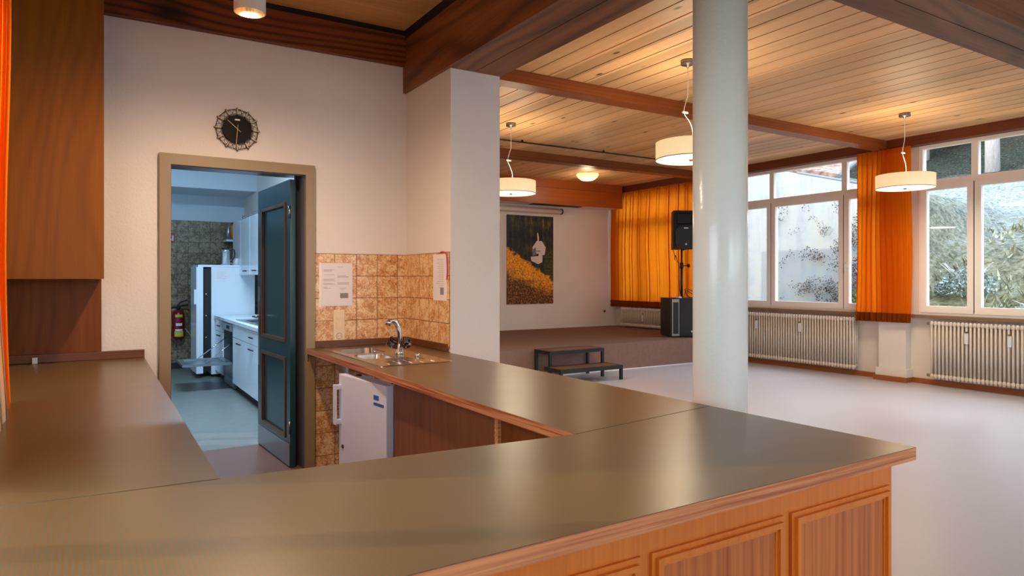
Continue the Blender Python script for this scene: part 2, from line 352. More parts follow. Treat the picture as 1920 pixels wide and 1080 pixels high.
def tube(bm, pts, r, seg=8, mi=0):
    pts = [Vector(p) for p in pts]; rings = []; pu = None
    for i, p in enumerate(pts):
        d = (pts[min(i+1, len(pts)-1)]-pts[max(i-1, 0)]).normalized()
        u = (pu-d*pu.dot(d)).normalized() if pu is not None and (pu-d*pu.dot(d)).length > 1e-4 else d.orthogonal().normalized()
        pu = u; w = d.cross(u); rr = r[i] if isinstance(r, (list, tuple)) else r
        rings.append([bm.verts.new(p+(u*math.cos(2*PI*k/seg)+w*math.sin(2*PI*k/seg))*rr) for k in range(seg)])
    for a, b in zip(rings, rings[1:]):
        for k in range(seg):
            f = bm.faces.new((a[k], a[(k+1) % seg], b[(k+1) % seg], b[k])); f.smooth = True; f.material_index = mi
    bm.faces.new(rings[0][::-1]).material_index = mi; bm.faces.new(rings[-1]).material_index = mi
    return bm
def lathe(bm, prof, c, seg=32, mi=0, cap=False):
    rings = []
    for r, z in prof:
        rings.append([bm.verts.new((c[0]+r*math.cos(2*PI*k/seg), c[1]+r*math.sin(2*PI*k/seg), c[2]+z)) for k in range(seg)])
    for a, b in zip(rings, rings[1:]):
        for k in range(seg):
            f = bm.faces.new((a[k], a[(k+1) % seg], b[(k+1) % seg], b[k])); f.smooth = True; f.material_index = mi
    if cap:
        bm.faces.new(rings[0][::-1]).material_index = mi; bm.faces.new(rings[-1]).material_index = mi
    return bm
def smooth_pts(pts, n=6):
    P = [Vector(p) for p in pts]; out = []
    for i in range(len(P)-1):
        a, b, c, d = P[max(i-1, 0)], P[i], P[i+1], P[min(i+2, len(P)-1)]
        for k in range(n):
            t = k/n
            out.append(.5*((2*b)+(-a+c)*t+(2*a-5*b+4*c-d)*t*t+(-a+3*b-3*c+d)*t**3))
    out.append(P[-1]); return out
LOC = {}
def obj(name, bm, mats, parent=None, bevel=0, seg=2):
    if bevel:
        es = [e for e in bm.edges if len(e.link_faces) == 2 and e.calc_face_angle(0) > .6]
        bmesh.ops.bevel(bm, geom=es, offset=bevel, segments=seg, profile=.7, affect='EDGES', clamp_overlap=True)
    L = LOC.get(parent.name, Vector()) if parent else Vector()
    if L.length: bmesh.ops.translate(bm, verts=bm.verts, vec=-L)
    bmesh.ops.recalc_face_normals(bm, faces=bm.faces)
    me = bpy.data.meshes.new(name); bm.to_mesh(me); bm.free()
    for k in (mats if isinstance(mats, (list, tuple)) else [mats]): me.materials.append(MT[k])
    o = bpy.data.objects.new(name, me); COL.objects.link(o)
    if parent: o.parent = parent; LOC[o.name] = L
    return o
def tag(o, label=None, cat=None, group=None, kind=None):
    if label: o['label'] = label
    if cat: o['category'] = cat
    if group: o['group'] = group
    if kind: o['kind'] = kind
    return o
def thing(name, label, cat, loc, group=None, kind=None):
    o = bpy.data.objects.new(name, None); COL.objects.link(o); o.location = loc; o.empty_display_size = .1
    LOC[o.name] = Vector(loc)
    return tag(o, label, cat, group, kind)
def single(name, bm, mats, label, cat, bevel=0, group=None, base=None, kind=None):
    """A thing that is one mesh; its origin sits at its base."""
    cs = [v.co for v in bm.verts]
    L = Vector(base) if base else Vector(((min(c.x for c in cs)+max(c.x for c in cs))/2, (min(c.y for c in cs)+max(c.y for c in cs))/2, min(c.z for c in cs)))
    e = type('P', (), {})(); e.name = '__tmp'; LOC['__tmp'] = L
    if bevel:
        es = [q for q in bm.edges if len(q.link_faces) == 2 and q.calc_face_angle(0) > .6]
        bmesh.ops.bevel(bm, geom=es, offset=bevel, segments=2, profile=.7, affect='EDGES', clamp_overlap=True)
    bmesh.ops.translate(bm, verts=bm.verts, vec=-L)
    o = obj(name, bm, mats); o.location = L; LOC[o.name] = L
    return tag(o, label, cat, group, kind)
def struct(name, bm, mats, parent=None, bevel=0):
    o = obj(name, bm, mats, parent, bevel)
    if not parent: o['kind'] = 'structure'
    return o
def copy_tree(o, parent=None, loc=None):
    c = o.copy(); COL.objects.link(c)
    if parent: c.parent = parent
    if loc: c.location = loc
    for ch in list(o.children): copy_tree(ch, c)
    return c

# ------------------------------------------------------------------ room shell
ZC = 3.23            # hall ceiling
fb = bm_(); box(fb, 1.9, 9.4, -4.1, 11.1, -.12, 0); box(fb, -.62, 1.9, -4.1, 1.12, -.12, 0)
struct('floor', fb, 'floor')
struct('floor_bar', bx(-.62, 1.9, 1.12, 5.86, -.12, 0), 'floor_bar')  # brown bar floor; past the doorway the brown paints shadow on the kitchen floor
struct('floor_kitchen', bx(-1.95, 2.067, 5.86, 11.65, -.12, .0), 'floor_k')
fx = bm_(); box(fx, -1.95, -.62, 4.9, 5.86, -.12, 0); struct('floor_kitchen_shade', fx, 'floor_bar')  # same brown painted for shadow on the kitchen floor
# clock wall with the doorway
b = bm_(); box(b, -.62, .40, 4.9, 5.03, 0, 3.3); box(b, 1.31, 2.067, 4.9, 5.03, 0, 3.3); box(b, .40, 1.31, 4.9, 5.03, 2.12, 3.3)
struct('wall_bar', b, 'plaster')
struct('wall_pillar', bx(2.067, 2.455, 4.134, 5.03, 0, 3.3), 'plaster')
struct('wall_hall_left', bx(2.067, 2.455, 5.03, 11.65, 0, 3.3), ['plaster'])
struct('wall_back', bx(2.455, 9.4, 10.85, 11.1, 0, 3.3), 'plaster')
# left wall with a curtained window, unseen south wall with two added windows
b = bm_(); box(b, -.62, -.48, -4.1, .2, 0, 3.3); box(b, -.62, -.48, 3.2, 4.9, 0, 3.3); box(b, -.62, -.48, .2, 3.2, 0, .95); box(b, -.62, -.48, .2, 3.2, 2.5, 3.3)
struct('wall_left', b, 'plaster')
b = bm_(); box(b, -.48, 9.4, -4.1, -4, 0, .9); box(b, -.48, 9.4, -4.1, -4, 2.9, 3.3)
for x0, x1 in ((-.48, .9), (3.7, 4.3), (8.1, 9.4)): box(b, x0, x1, -4.1, -4, .9, 2.9)
struct('wall_south', b, 'plaster')
# window wall: parapet, pilasters, lintel strip
UN = [10.61, 7.68, 4.75, 1.82, -1.11]
b = bm_(); box(b, 9.25, 9.4, -4.1, 10.85, 0, .86)
box(b, 9.25, 9.4, -4.1, 10.85, 3.12, 3.3)
edges = [11.0]+[q for u in UN for q in (u, u-2.55)]+[-4.1]
for i in range(0, len(edges), 2):
    y1, y0 = min(edges[i], 10.85), edges[i+1]
    box(b, 9.25, 9.4, y0, y1, .86, 3.12)
struct('wall_window_side', b, 'plaster')
for k, (y0, y1) in enumerate(((4.87, 5.23), (7.78, 8.1), (1.93, 2.3))):
    zb_ = .4 if k == 1 else .06
    b = bm_(); box(b, 9.12, 9.26, y0, y1, zb_, 3.1); box(b, 9.09, 9.26, y0-.03, y1+.03, zb_, zb_+.11)
    struct('wall_pilaster' if k == 0 else 'wall_pilaster.%03d' % k, b, 'plaster', bevel=.006)
# skirting
b = bm_(); box(b, 9.215, 9.25, -4, 7.79, 0, .065); box(b, 9.05, 9.25, 4.83, 5.27, 0, .066); box(b, 9.05, 9.25, 1.9, 2.33, 0, .066)
struct('baseboard_window_side', b, 'skirt', bevel=.004)
# kitchen shell
b = bm_(); box(b, -1.95, -1.8, 4.9, 7.2, 0, 3.3); box(b, -1.95, -1.8, 7.85, 11.65, 0, 3.3); box(b, -1.95, -1.8, 7.2, 7.85, 0, .95); box(b, -1.95, -1.8, 7.2, 7.85, 1.45, 3.3)
struct('wall_kitchen_left', b, 'kwhite')
struct('wall_kitchen_back', bx(-1.8, 2.067, 11.5, 11.65, 0, 3.3), 'kwhite')
struct('wall_kitchen_south', bx(-1.8, -.62, 4.9, 5.03, 0, 3.3), 'kwhite')
struct('trim_kitchen_soffit', bx(-1.8, 2.067, 10.55, 11.5, 2.66, 3.3), 'kwhite')
struct('trim_kitchen_tiles', bx(-1.8, 2.067, 11.49, 11.5, 0.02, 2.26), 'tile_k')
struct('ceiling_kitchen', bx(-1.95, 2.067, 4.9, 11.65, 3.3, 3.4), 'kwhite')
struct('baseboard_kitchen', bx(-1.8, 1.2, 11.44, 11.49, 0, .09), 'kdark')

# ceilings made of single boards with open joints
def boards(name, mat, a0, a1, b0, b1, z, pitch, off, along, gap=.015):
    bm = bm_(); k0 = math.floor((a0-off)/pitch)
    k = k0
    while off+k*pitch < a1:
        p0, p1 = max(a0, off+k*pitch+gap/2), min(a1, off+(k+1)*pitch-gap/2)
        if p1-p0 > .01:
            if along == 'y': box(bm, p0, p1, b0, b1, z, z+.016)
            else: box(bm, b0, b1, p0, p1, z, z+.016)
        k += 1
    if along == 'y': box(bm, a0, a1, b0, b1, z+.02, z+.1, 1)
    else: box(bm, b0, b1, a0, a1, z+.02, z+.1, 1)
    return struct(name, bm, [mat, 'dark_gap'])
boards('ceiling', 'board_y', 2.46, 9.25, 2.1, 10.85, ZC, .2, 3.358-.2*10, 'y')
boards('ceiling_south', 'board_y', -.48, 9.25, -4, 1.76, ZC, .2, 3.358-.2*20, 'y')
boards('ceiling_bar', 'board_x', 2.1, 4.9, -.6, 2.04, 3.27, .155, .02, 'x', .006)
# beams
b = bm_(); box(b, 2.04, 2.247, 2.1, 4.134, 2.8, ZC-.02); box(b, 2.04, 2.066, 4.134, 4.9, 2.8, ZC-.02); box(b, 2.253, 2.46, 2.1, 4.134, 2.8, ZC+.05)
box(b, 2.04, 2.46, -4, 1.76, 2.8, ZC)
struct('trim_girder', b, 'beam_y', bevel=.006)
b = bm_(); box(b, -.48, 9.22, 1.76, 1.927, 2.8, ZC); box(b, -.48, 9.22, 1.933, 2.1, 2.8, ZC)
struct('trim_crossbeam', b, 'beam_xl', bevel=.006)
b = bm_(); box(b, -.48, 2.04, 4.84, 4.9, 3.0, 3.225)
struct('trim_wall_beam', b, 'beam_x', bevel=.004)
b = bm_(); box(b, -.48, 2.05, 4.86, 4.9, 3.225, 3.27); box(b, 2.035, 2.06, 2.1, 4.9, 3.205, 3.27)
struct('trim_shadow_gap', b, 'dark_gap')
for k, y0 in enumerate((5.11, 8.27)):
    struct('trim_ceiling_rail' if not k else 'trim_ceiling_rail.001', bx(2.456, 9.1, y0, y0+.18, 3.115, ZC), 'beam_thin', bevel=.005)
b = bm_(); box(b, 9.1, 9.24, -4, 10.85, 3.105, ZC)
struct('trim_window_lintel', b, 'beam_win', bevel=.004)
b = bm_(); box(b, 2.456, 9.02, 10.38, 10.43, 2.77, ZC-.16); box(b, 2.456, 9.02, 10.38, 10.43, ZC-.155, ZC)
struct('trim_stage_fascia', b, 'header', bevel=.003)
b = bm_(); box(b, 2.456, 9.02, 10.43, 10.85, 2.78, 2.8); struct('ceiling_stage', b, 'plaster')
struct('trim_soffit_slot', bx(7.0, 8.15, 10.55, 10.72, 2.772, 2.781), 'dark_gap')
b = bm_(); tube(b, [(2.46, 7.66, 3.2), (8.6, 7.66, 3.2)], .011)
for x in (3.4, 4.9, 6.3, 7.8): box(b, x-.01, x+.01, 7.645, 7.675, 3.2, 3.23)
single('cable_conduit', b, 'black', 'thin black conduit pipe running across the plank ceiling before the stage', 'pipe')
# header of ceiling over south part and pillar cap
# ------------------------------------------------------------------ windows
def ring(bm, x0, x1, y0, y1, z0, z1, w, mi=0, wb=None):
    wb = wb or w
    box(bm, x0, x1, y0, y0+w, z0, z1, mi); box(bm, x0, x1, y1-w, y1, z0, z1, mi)
    box(bm, x0, x1, y0+w, y1-w, z0, z0+wb, mi); box(bm, x0, x1, y0+w, y1-w, z1-w, z1, mi)
Z0, ZT, Z1 = .912, 2.6, 3.1
for k, y1 in enumerate(UN):
    y0 = y1-2.55
    w = thing('window_%d' % (k+1), None, None, (9.25, (y0+y1)/2, Z0), kind='structure')
    f = bm_(); X0, X1 = 9.215, 9.29
    ring(f, X0, X1, y0, y1, Z0, Z1, .045)
    box(f, X0, X1, y0+.045, y1-.045, 2.575, 2.645)
    m1, m2 = y0+.66, y1-.66
    for my in (m1, m2): box(f, X0+.002, X1-.002, my-.038, my+.038, 2.64, Z1-.045); box(f, X0+.002, X1-.002, my-.03, my+.03, Z0+.045, 2.58)
    obj('window_frame', f, 'wframe', w, bevel=.004)
    for (a, c) in ((y0+.03, m1-.006), (m1+.006, m2-.006), (m2+.006, y1-.03)):
        s = bm_(); ring(s, X0-.016, X1-.02, a, c, Z0+.02, 2.582, .072, 0, .085)
        obj('sash', s, 'wframe', w, bevel=.006)
        gl = bx(9.243, 9.249, a+.065, c-.065, Z0+.1, 2.515)
        obj('pane', gl, 'glass', w)
    for (a, c) in ((y0+.04, m1-.036), (m1+.036, m2-.036), (m2+.036, y1-.04)):
        obj('pane', bx(9.243, 9.249, a, c, 2.64, Z1-.04), 'glass', w)
    g = bm_()
    for my in (m1, m2): box(g, X0-.012, X0+.01, my-.005, my+.005, Z0+.03, 2.57)
    obj('seal', g, 'seal', w)
    hdl = bm_()
    yy = m1-.045
    box(hdl, X0-.03, X0-.016, yy-.012, yy+.012, 1.53, 1.6); tube(hdl, [(X0-.03, yy, 1.57), (X0-.055, yy, 1.57), (X0-.06, yy, 1.55), (X0-.06, yy, 1.46)], .009)
    obj('handle', hdl, 'railwhite', w)
b = bm_(); box(b, 9.13, 9.3, -3.7, 10.85, .858, .898, 0); box(b, 9.2, 9.3, -3.7, 10.85, .898, .912, 1)
struct('trim_window_sill', b, ['sill', 'sillp'], bevel=.003)
# windows on the left, and unseen south ones added and sized for daylight fill
def plain_window(n, x0, x1, y0, y1, z0, z1, horiz):
    w = thing('window_%d' % n, None, None, ((x0+x1)/2, (y0+y1)/2, z0), kind='structure')
    f = bm_()
    if horiz:
        for a in (x0, (x0+x1)/2-.03, x1-.06): box(f, a, a+.06, y0, y1, z0, z1)
        for a in (z0, z1-.06): box(f, x0, x1, y0+.002, y1-.002, a, a+.06)
    else:
        for a in (y0, (y0+y1)/2-.03, y1-.06): box(f, x0, x1, a, a+.06, z0, z1)
        for a in (z0, z1-.06): box(f, x0+.002, x1-.002, y0, y1, a, a+.06)
    obj('window_frame', f, 'wframe', w)
plain_window(6, .9, 3.7, -4.08, -4.02, .9, 2.9, True)
plain_window(7, 4.3, 8.1, -4.08, -4.02, .9, 2.9, True)
plain_window(8, -.58, -.52, .2, 3.2, .95, 2.5, False)
plain_window(9, -1.92, -1.84, 7.2, 7.85, .95, 1.45, False)

# ------------------------------------------------------------------ radiators
def radiator(name, y0, y1, z0, z1, x, label, meters=(), pitch=.045):
    t = thing(name, label, 'radiator', (x, (y0+y1)/2, z0), group=None)
    b = bm_(); n = int((y1-y0)/pitch); h = z1-z0
    for i in range(n):
        y = y0+pitch*(i+.5)
        for dx in (-.045, .0, .045):
            tube(b, [(x+dx, y, z0+.03), (x+dx, y, z1-.03)], .0135 if dx < 0 else .012, seg=8)
        for zz in (z0+.035, z1-.035):   # bulged hubs
            tube(b, [(x-.062, y, zz), (x-.05, y, zz), (x+.05, y, zz), (x+.062, y, zz)], [.012, .024, .024, .012], seg=8)
            tube(b, [(x-.045, y, zz-.034), (x-.045, y, zz-.014), (x-.045, y, zz+.014), (x-.045, y, zz+.032)], [.01, .021, .021, .01], seg=8)
    obj('radiator_body', b, 'rad', t)
    c = bm_()
    for zz in (z0+.035, z1-.035): tube(c, [(x, y0-.01, zz), (x, y1+.01, zz)], .019)
    for yy in (y0+.12, y1-.12): box(c, x+.03, 9.24, yy-.015, yy+.015, z1-.12, z1-.08); box(c, x+.03, 9.24, yy-.015, yy+.015, z0+.06, z0+.1)
    obj('header_pipe', c, 'rad_in', t)
    for my, mz in meters:
        obj('heat_meter', bx(x-.078, x-.058, my-.02, my+.02, z1-.26, z1-.13), 'railwhite', t, bevel=.004)
        obj('valve', cyl(bm_(), (x-.06, my, z1-.12), (x-.085, my, z1-.12), .012, seg=12), 'nickel', t)
    return t
radiator('radiator', 5.56, 7.72, .095, .83, 9.145, 'long cream column radiator under the left window, partly behind the round column', ((7.2, 0), (6.42, 0)))
radiator('radiator', 2.35, 4.6, .095, .83, 9.145, 'cream column radiator cut off by the right edge, under the hillside window', ((4.12, 0), (3.66, 0)))
radiator('radiator', 8.35, 10.52, .42, .8, 9.145, 'low pale radiator behind the stage below the backlit curtain', ((9.85, 0),))

# ------------------------------------------------------------------ curtains
def curtain(y0, y1, z0, z1, x, folds, amp, seed, label, group=None, mat='curtain', gather=.0, hem=.12, name='curtain', edge_taper=0, warp=.3, lap=.18):
    rnd = random.Random(seed); ph = [rnd.uniform(0, 6.3) for _ in range(6)]
    t = thing(name, label, 'curtain', (x, (y0+y1)/2, z0), group)
    def pt(s, z, off=0):
        zz = (z-z0)/(z1-z0)
        th = 2*PI*folds*s+ph[0]+warp*math.sin(3*s*PI+ph[1])
        y = y0+(y1-y0)*s+lap*(y1-y0)/folds*math.sin(2*th)
        w = math.sin(th)+.2*math.sin(2*PI*folds*2.3*s+ph[2])
        a = amp*(.7+.5*math.sin(5*s+ph[3]))*(1-.25*zz)
        return (x+off+a*w+.01*math.sin(3*z+ph[4]), y+.012*math.sin(2.2*z+ph[5]+6*s)-(edge_taper*zz*s), z)
    def sheet(za, zb, off, nz):
        b = bm_(); ny = max(60, int(folds*22)); rows = []
        for j in range(nz+1):
            z = za+(zb-za)*j/nz
            rows.append([b.verts.new(pt(i/ny, z, off)) for i in range(ny+1)])
        for j in range(nz):
            for i in range(ny):
                f = b.faces.new((rows[j][i], rows[j][i+1], rows[j+1][i+1], rows[j+1][i])); f.smooth = True
        bmesh.ops.solidify(b, geom=b.faces[:], thickness=.003)
        return b
    obj('cloth', sheet(z0, z1, 0, 16), mat, t)
    if hem: obj('hem', sheet(z0-.001, z0+hem, -.006, 3), 'hem', t)
    return t
curtain(4.76, 5.5, .79, 3.1, 9.04, 11, .04, 3, 'gathered orange curtain covering the pier between the two right windows')
curtain(8.15, 10.79, .81, 3.1, 9.08, 11, .042, 5, 'wide backlit orange curtain drawn across the stage window', warp=.8, lap=.14)
curtain(2.1, 3.335, .875, 3.2, -.285, 9, .014, 8, 'narrow strip of orange curtain hanging at the left picture edge', hem=0, edge_taper=.12)
curtain(2.0, 3.0, .873, 3.2, -.262, 5, .01, 9, 'white curtain lining at the extreme left edge above the worktop', mat='lining', hem=0, edge_taper=.7)

# ------------------------------------------------------------------ stage and what stands on it
b = bm_(); box(b, 2.457, 9.24, 7.8, 10.848, .0, .4)
t = thing('stage', 'low carpeted stage platform along the far wall', 'stage', (5.8, 9.3, 0))
obj('carpet_platform', b, 'carpet', t, bevel=.025)
obj('edge_strip', bx(2.457, 9.2, 7.785, 7.803, 0, .012), 'railwhite', t)
# poster
P0 = (6.59, 10.835, .885)
t = thing('poster', 'tall autumn landscape poster with a white chapel on the stage wall', 'poster', P0)
obj('print', bx(6.59, 7.652, 10.836, 10.849, .885, 2.574), 'print', t)
def poly(bm, pts, y, mi=0):
    f = bm.faces.new([bm.verts.new((p[0], y, p[1])) for p in pts]); f.material_index = mi
def pp(u, v):   # poster zoom pixels -> wall
    return (6.59+(u-146)/426*1.062, 2.574-(v-110)/822*1.689)
b = bm_()
poly(b, [pp(*q) for q in ((378, 400), (418, 340), (428, 345), (432, 400), (432, 460), (380, 470))], 10.834, 0)
poly(b, [pp(*q) for q in ((428, 345), (462, 342), (500, 400), (490, 470), (432, 490), (432, 400))], 10.834, 0)
poly(b, [pp(*q) for q in ((380, 425), (405, 400), (414, 470), (378, 485))], 10.833, 1)
poly(b, [pp(*q) for q in ((424, 345), (420, 275), (426, 262), (436, 310), (436, 345))], 10.834, 0)
for q in ((420, 438), (432, 438), (444, 438)):
    a, c = pp(*q); poly(b, [(a-.01, c-.015), (a+.01, c-.015), (a+.01, c+.015), (a-.01, c+.015)], 10.833, 1)
poly(b, [pp(*q) for q in ((360, 492), (470, 480), (468, 540), (430, 560), (366, 530))], 10.8345, 0)
obj('printed_chapel', b, ['chapel', 'chapels'], t)
b = bm_(); tube(b, [(4.0, 10.78, 2.68), (7.79, 10.78, 2.68)], .052, seg=20)
t = thing('projection_screen', 'white rolled up projection screen case above the landscape poster', 'screen', (6, 10.78, 2.62))
obj('roller_case', b, 'screen', t)
obj('end_cap', cyl(bm_(), (7.79, 10.78, 2.68), (7.815, 10.78, 2.68), .058), 'black', t)
obj('bracket', bx(7.72, 7.76, 10.78, 10.85, 2.66, 2.70), 'screen', t)
# outlet on back wall
t = thing('wall_socket', 'small square socket on the far wall beside the stage curtain', 'socket', (8.94, 10.84, .66))
obj('plate', bx(8.9, 8.985, 10.838, 10.85, .66, .745), 'socket', t, bevel=.003)
obj('socket_well', cyl(bm_(), (8.942, 10.8375, .702), (8.942, 10.842, .702), .024), 'kdark', t)
# subwoofer
A = math.radians(28)
sx, sy = 8.09, 8.12
t = thing('subwoofer', 'large black bass speaker cabinet standing on the stage', 'speaker', (sx, sy, .4))
def L(px, py, pz): return (sx+px, sy+py, .4+pz)
def lbox(x0, x1, y0, y1, z0, z1): return bx(sx+x0, sx+x1, sy+y0, sy+y1, .4+z0, .4+z1)
obj('cabinet', lbox(0, .56, 0, .56, .012, .645), 'blackbox', t, bevel=.008)
obj('grille', lbox(.16, .545, -.014, 0, .03, .625), 'grille', t, bevel=.005)
obj('trim_strip', lbox(.028, .15, -.008, .0, .025, .63), 'silver', t, bevel=.003)
obj('port', lbox(.045, .135, -.012, -.004, .06, .58), 'kdark', t)
obj('badge', cyl(bm_(), L(.36, -.014, .1), L(.36, -.02, .1), .016, seg=16), 'whitel', t)
hb = bm_(); box(hb, sx-.004, sx+.004, sy+.2, sy+.36, .4+.36, .4+.47); box(hb, sx-.005, sx+.004, sy+.2, sy+.36, .4+.27, .4+.33)
obj('side_handle', hb, 'kdark', t)
for dx, dy in ((.04, .04), (.52, .04), (.04, .52), (.52, .52)):
    obj('foot', cyl(bm_(), L(dx, dy, 0), L(dx, dy, .014), .02, seg=12), 'black', t)
t.rotation_euler.z = -A
ca, sa = math.cos(-A), math.sin(-A)
px_, py_ = sx+ca*.28-sa*.28, sy+sa*.28+ca*.28
# pole
t = thing('speaker_pole', 'black pole rising from the bass speaker to the loudspeaker', 'pole', (px_, py_, 1.045))
b = bm_(); cyl(b, (px_, py_, 1.045), (px_, py_, 1.6), .021); cyl(b, (px_, py_, 1.5), (px_, py_, 1.86), .016)
obj('tube', b, 'black', t)
b = bm_(); cyl(b, (px_, py_, 1.54), (px_, py_, 1.64), .03); obj('collar', b, 'black', t)
b = bm_(); cyl(b, (px_+.02, py_-.01, 1.59), (px_+.12, py_-.05, 1.59), .008, seg=8); cyl(b, (px_+.1, py_-.042, 1.59), (px_+.125, py_-.052, 1.59), .03, seg=10); obj('locking_knob', b, 'black', t)
# top speaker
qx, qy = px_-.02, py_-.02
t = thing('loudspeaker', 'black two-way loudspeaker mounted on the pole in front of the orange curtain', 'speaker', (qx, qy, 1.86))
b = bm_()
pr = [(-.2, -.19), (-.19, -.21), (.19, -.21), (.2, -.19), (.13, .17), (-.13, .17)]
lo = [b.verts.new((qx+p[0], qy+p[1], 1.862)) for p in pr]; hi = [b.verts.new((qx+p[0]*.98, qy+p[1]*.96, 2.5)) for p in pr]
b.faces.new(lo[::-1]); b.faces.new(hi)
for i in range(6): b.faces.new((lo[i], lo[(i+1) % 6], hi[(i+1) % 6], hi[i]))
obj('cabinet', b, 'blackbox', t, bevel=.012)
b = bm_()
gp = [(-.15, 1.89), (.15, 1.89), (.175, 1.95), (.175, 2.17), (.13, 2.235), (-.13, 2.235), (-.175, 2.17), (-.175, 1.95)]
f0 = [b.verts.new((qx+p[0], qy-.232, p[1])) for p in gp]; f1 = [b.verts.new((qx+p[0]*1.04, qy-.2, p[1])) for p in gp]
b.faces.new(f0)
for i in range(8): b.faces.new((f0[i], f0[(i+1) % 8], f1[(i+1) % 8], f1[i]))
obj('grille', b, 'grille', t)
b = bm_()
h0 = [(qx-.14, qy-.212, 2.27), (qx+.14, qy-.212, 2.27), (qx+.14, qy-.212, 2.46), (qx-.14, qy-.212, 2.46)]
h1 = [(qx-.05, qy-.15, 2.33), (qx+.05, qy-.15, 2.33), (qx+.05, qy-.15, 2.4), (qx-.05, qy-.15, 2.4)]
hh = [(p[0]*1.0, p[1]-.012, p[2]) for p in h0]
A0 = [b.verts.new(p) for p in hh]; B0 = [b.verts.new(p) for p in h1]
for i in range(4): b.faces.new((A0[i], A0[(i+1) % 4], B0[(i+1) % 4], B0[i]))
b.faces.new(B0)
obj('horn', b, 'smoke', t)
obj('badge', bx(qx-.035, qx+.035, qy-.235, qy-.23, 2.2, 2.215), 'whitel', t)
obj('emblem', cyl(bm_(), (qx, qy-.232, 1.94), (qx, qy-.238, 1.94), .014, seg=14), 'whitel', t)
obj('pole_socket', cyl(bm_(), (qx+.02, qy+.02, 1.845), (qx+.02, qy+.02, 1.87), .03), 'black', t)
t.rotation_euler.z = -A
LOC_T = t
# cables
b = bm_()
tube(b, smooth_pts([(px_-.1, py_+.1, 1.87), (px_-.16, py_+.0, 1.75), (px_-.2, py_-.04, 1.68), (px_-.14, py_, 1.76), (px_-.1, py_, 1.66), (px_-.06, py_, 1.6), (px_-.05, py_, 1.3), (px_-.03, py_, 1.12), (px_+.03, py_-.03, 1.06)]), .006, seg=6)
tube(b, smooth_pts([(px_+.02, py_-.03, 1.06), (px_+.06, py_-.05, 1.17), (px_+.2, py_-.06, 1.1), (px_+.26, py_-.08, 1.053), (px_+.1, py_-.05, 1.07), (px_+.05, py_-.03, 1.2), (px_+.22, py_-.07, 1.14), (px_+.2, py_-.1, 1.055)]), .006, seg=6)
single('speaker_cable', b, 'black', 'looped black cable hanging around the speaker pole', 'cable')
single('power_adapter', bx(px_-.17, px_-.1, py_-.1, py_-.03, 1.046, 1.07), 'whitel', 'small white box lying on top of the bass speaker', 'box', bevel=.004)
# steps
t = thing('stage_steps', 'black steel two-tread step unit in front of the stage', 'steps', (5.62, 7.4, 0))
r = .018
for (x0, x1, y0, y1, z) in ((5.17, 6.1, 7.4, 7.77, .4), (5.08, 6.12, 7.03, 7.4, .2)):
    obj('tread', bx(x0+.02, x1-.02, y0+.02, y1-.02, z-.025, z-.004), 'tread', t)
    b = bm_(); box(b, x0, x1, y0, y0+2*r, z-.05, z-.001); box(b, x0, x1, y1-2*r, y1, z-.05, z-.001); box(b, x0, x0+2*r, y0+2*r, y1-2*r, z-.049, z-.002); box(b, x1-2*r, x1, y0+2*r, y1-2*r, z-.049, z-.002)
    obj('tread_frame', b, 'stepmetal', t)
for (x, y, z) in ((5.17, 7.4, .35), (6.064, 7.4, .35), (5.17, 7.734, .35), (6.064, 7.734, .35), (5.08, 7.03, .15), (6.084, 7.03, .15)):
    obj('leg', bx(x, x+2*r, y, y+2*r, 0, z), 'stepmetal', t)

# ------------------------------------------------------------------ round column
t = thing('column', 'round glossy pale green painted column beside the worktop', 'column', (2.268, 1.985, 0))
b = bm_(); cyl(b, (2.268, 1.985, 0), (2.268, 1.985, 2.803), .1125, seg=64)
obj('shaft', b, 'column', t)

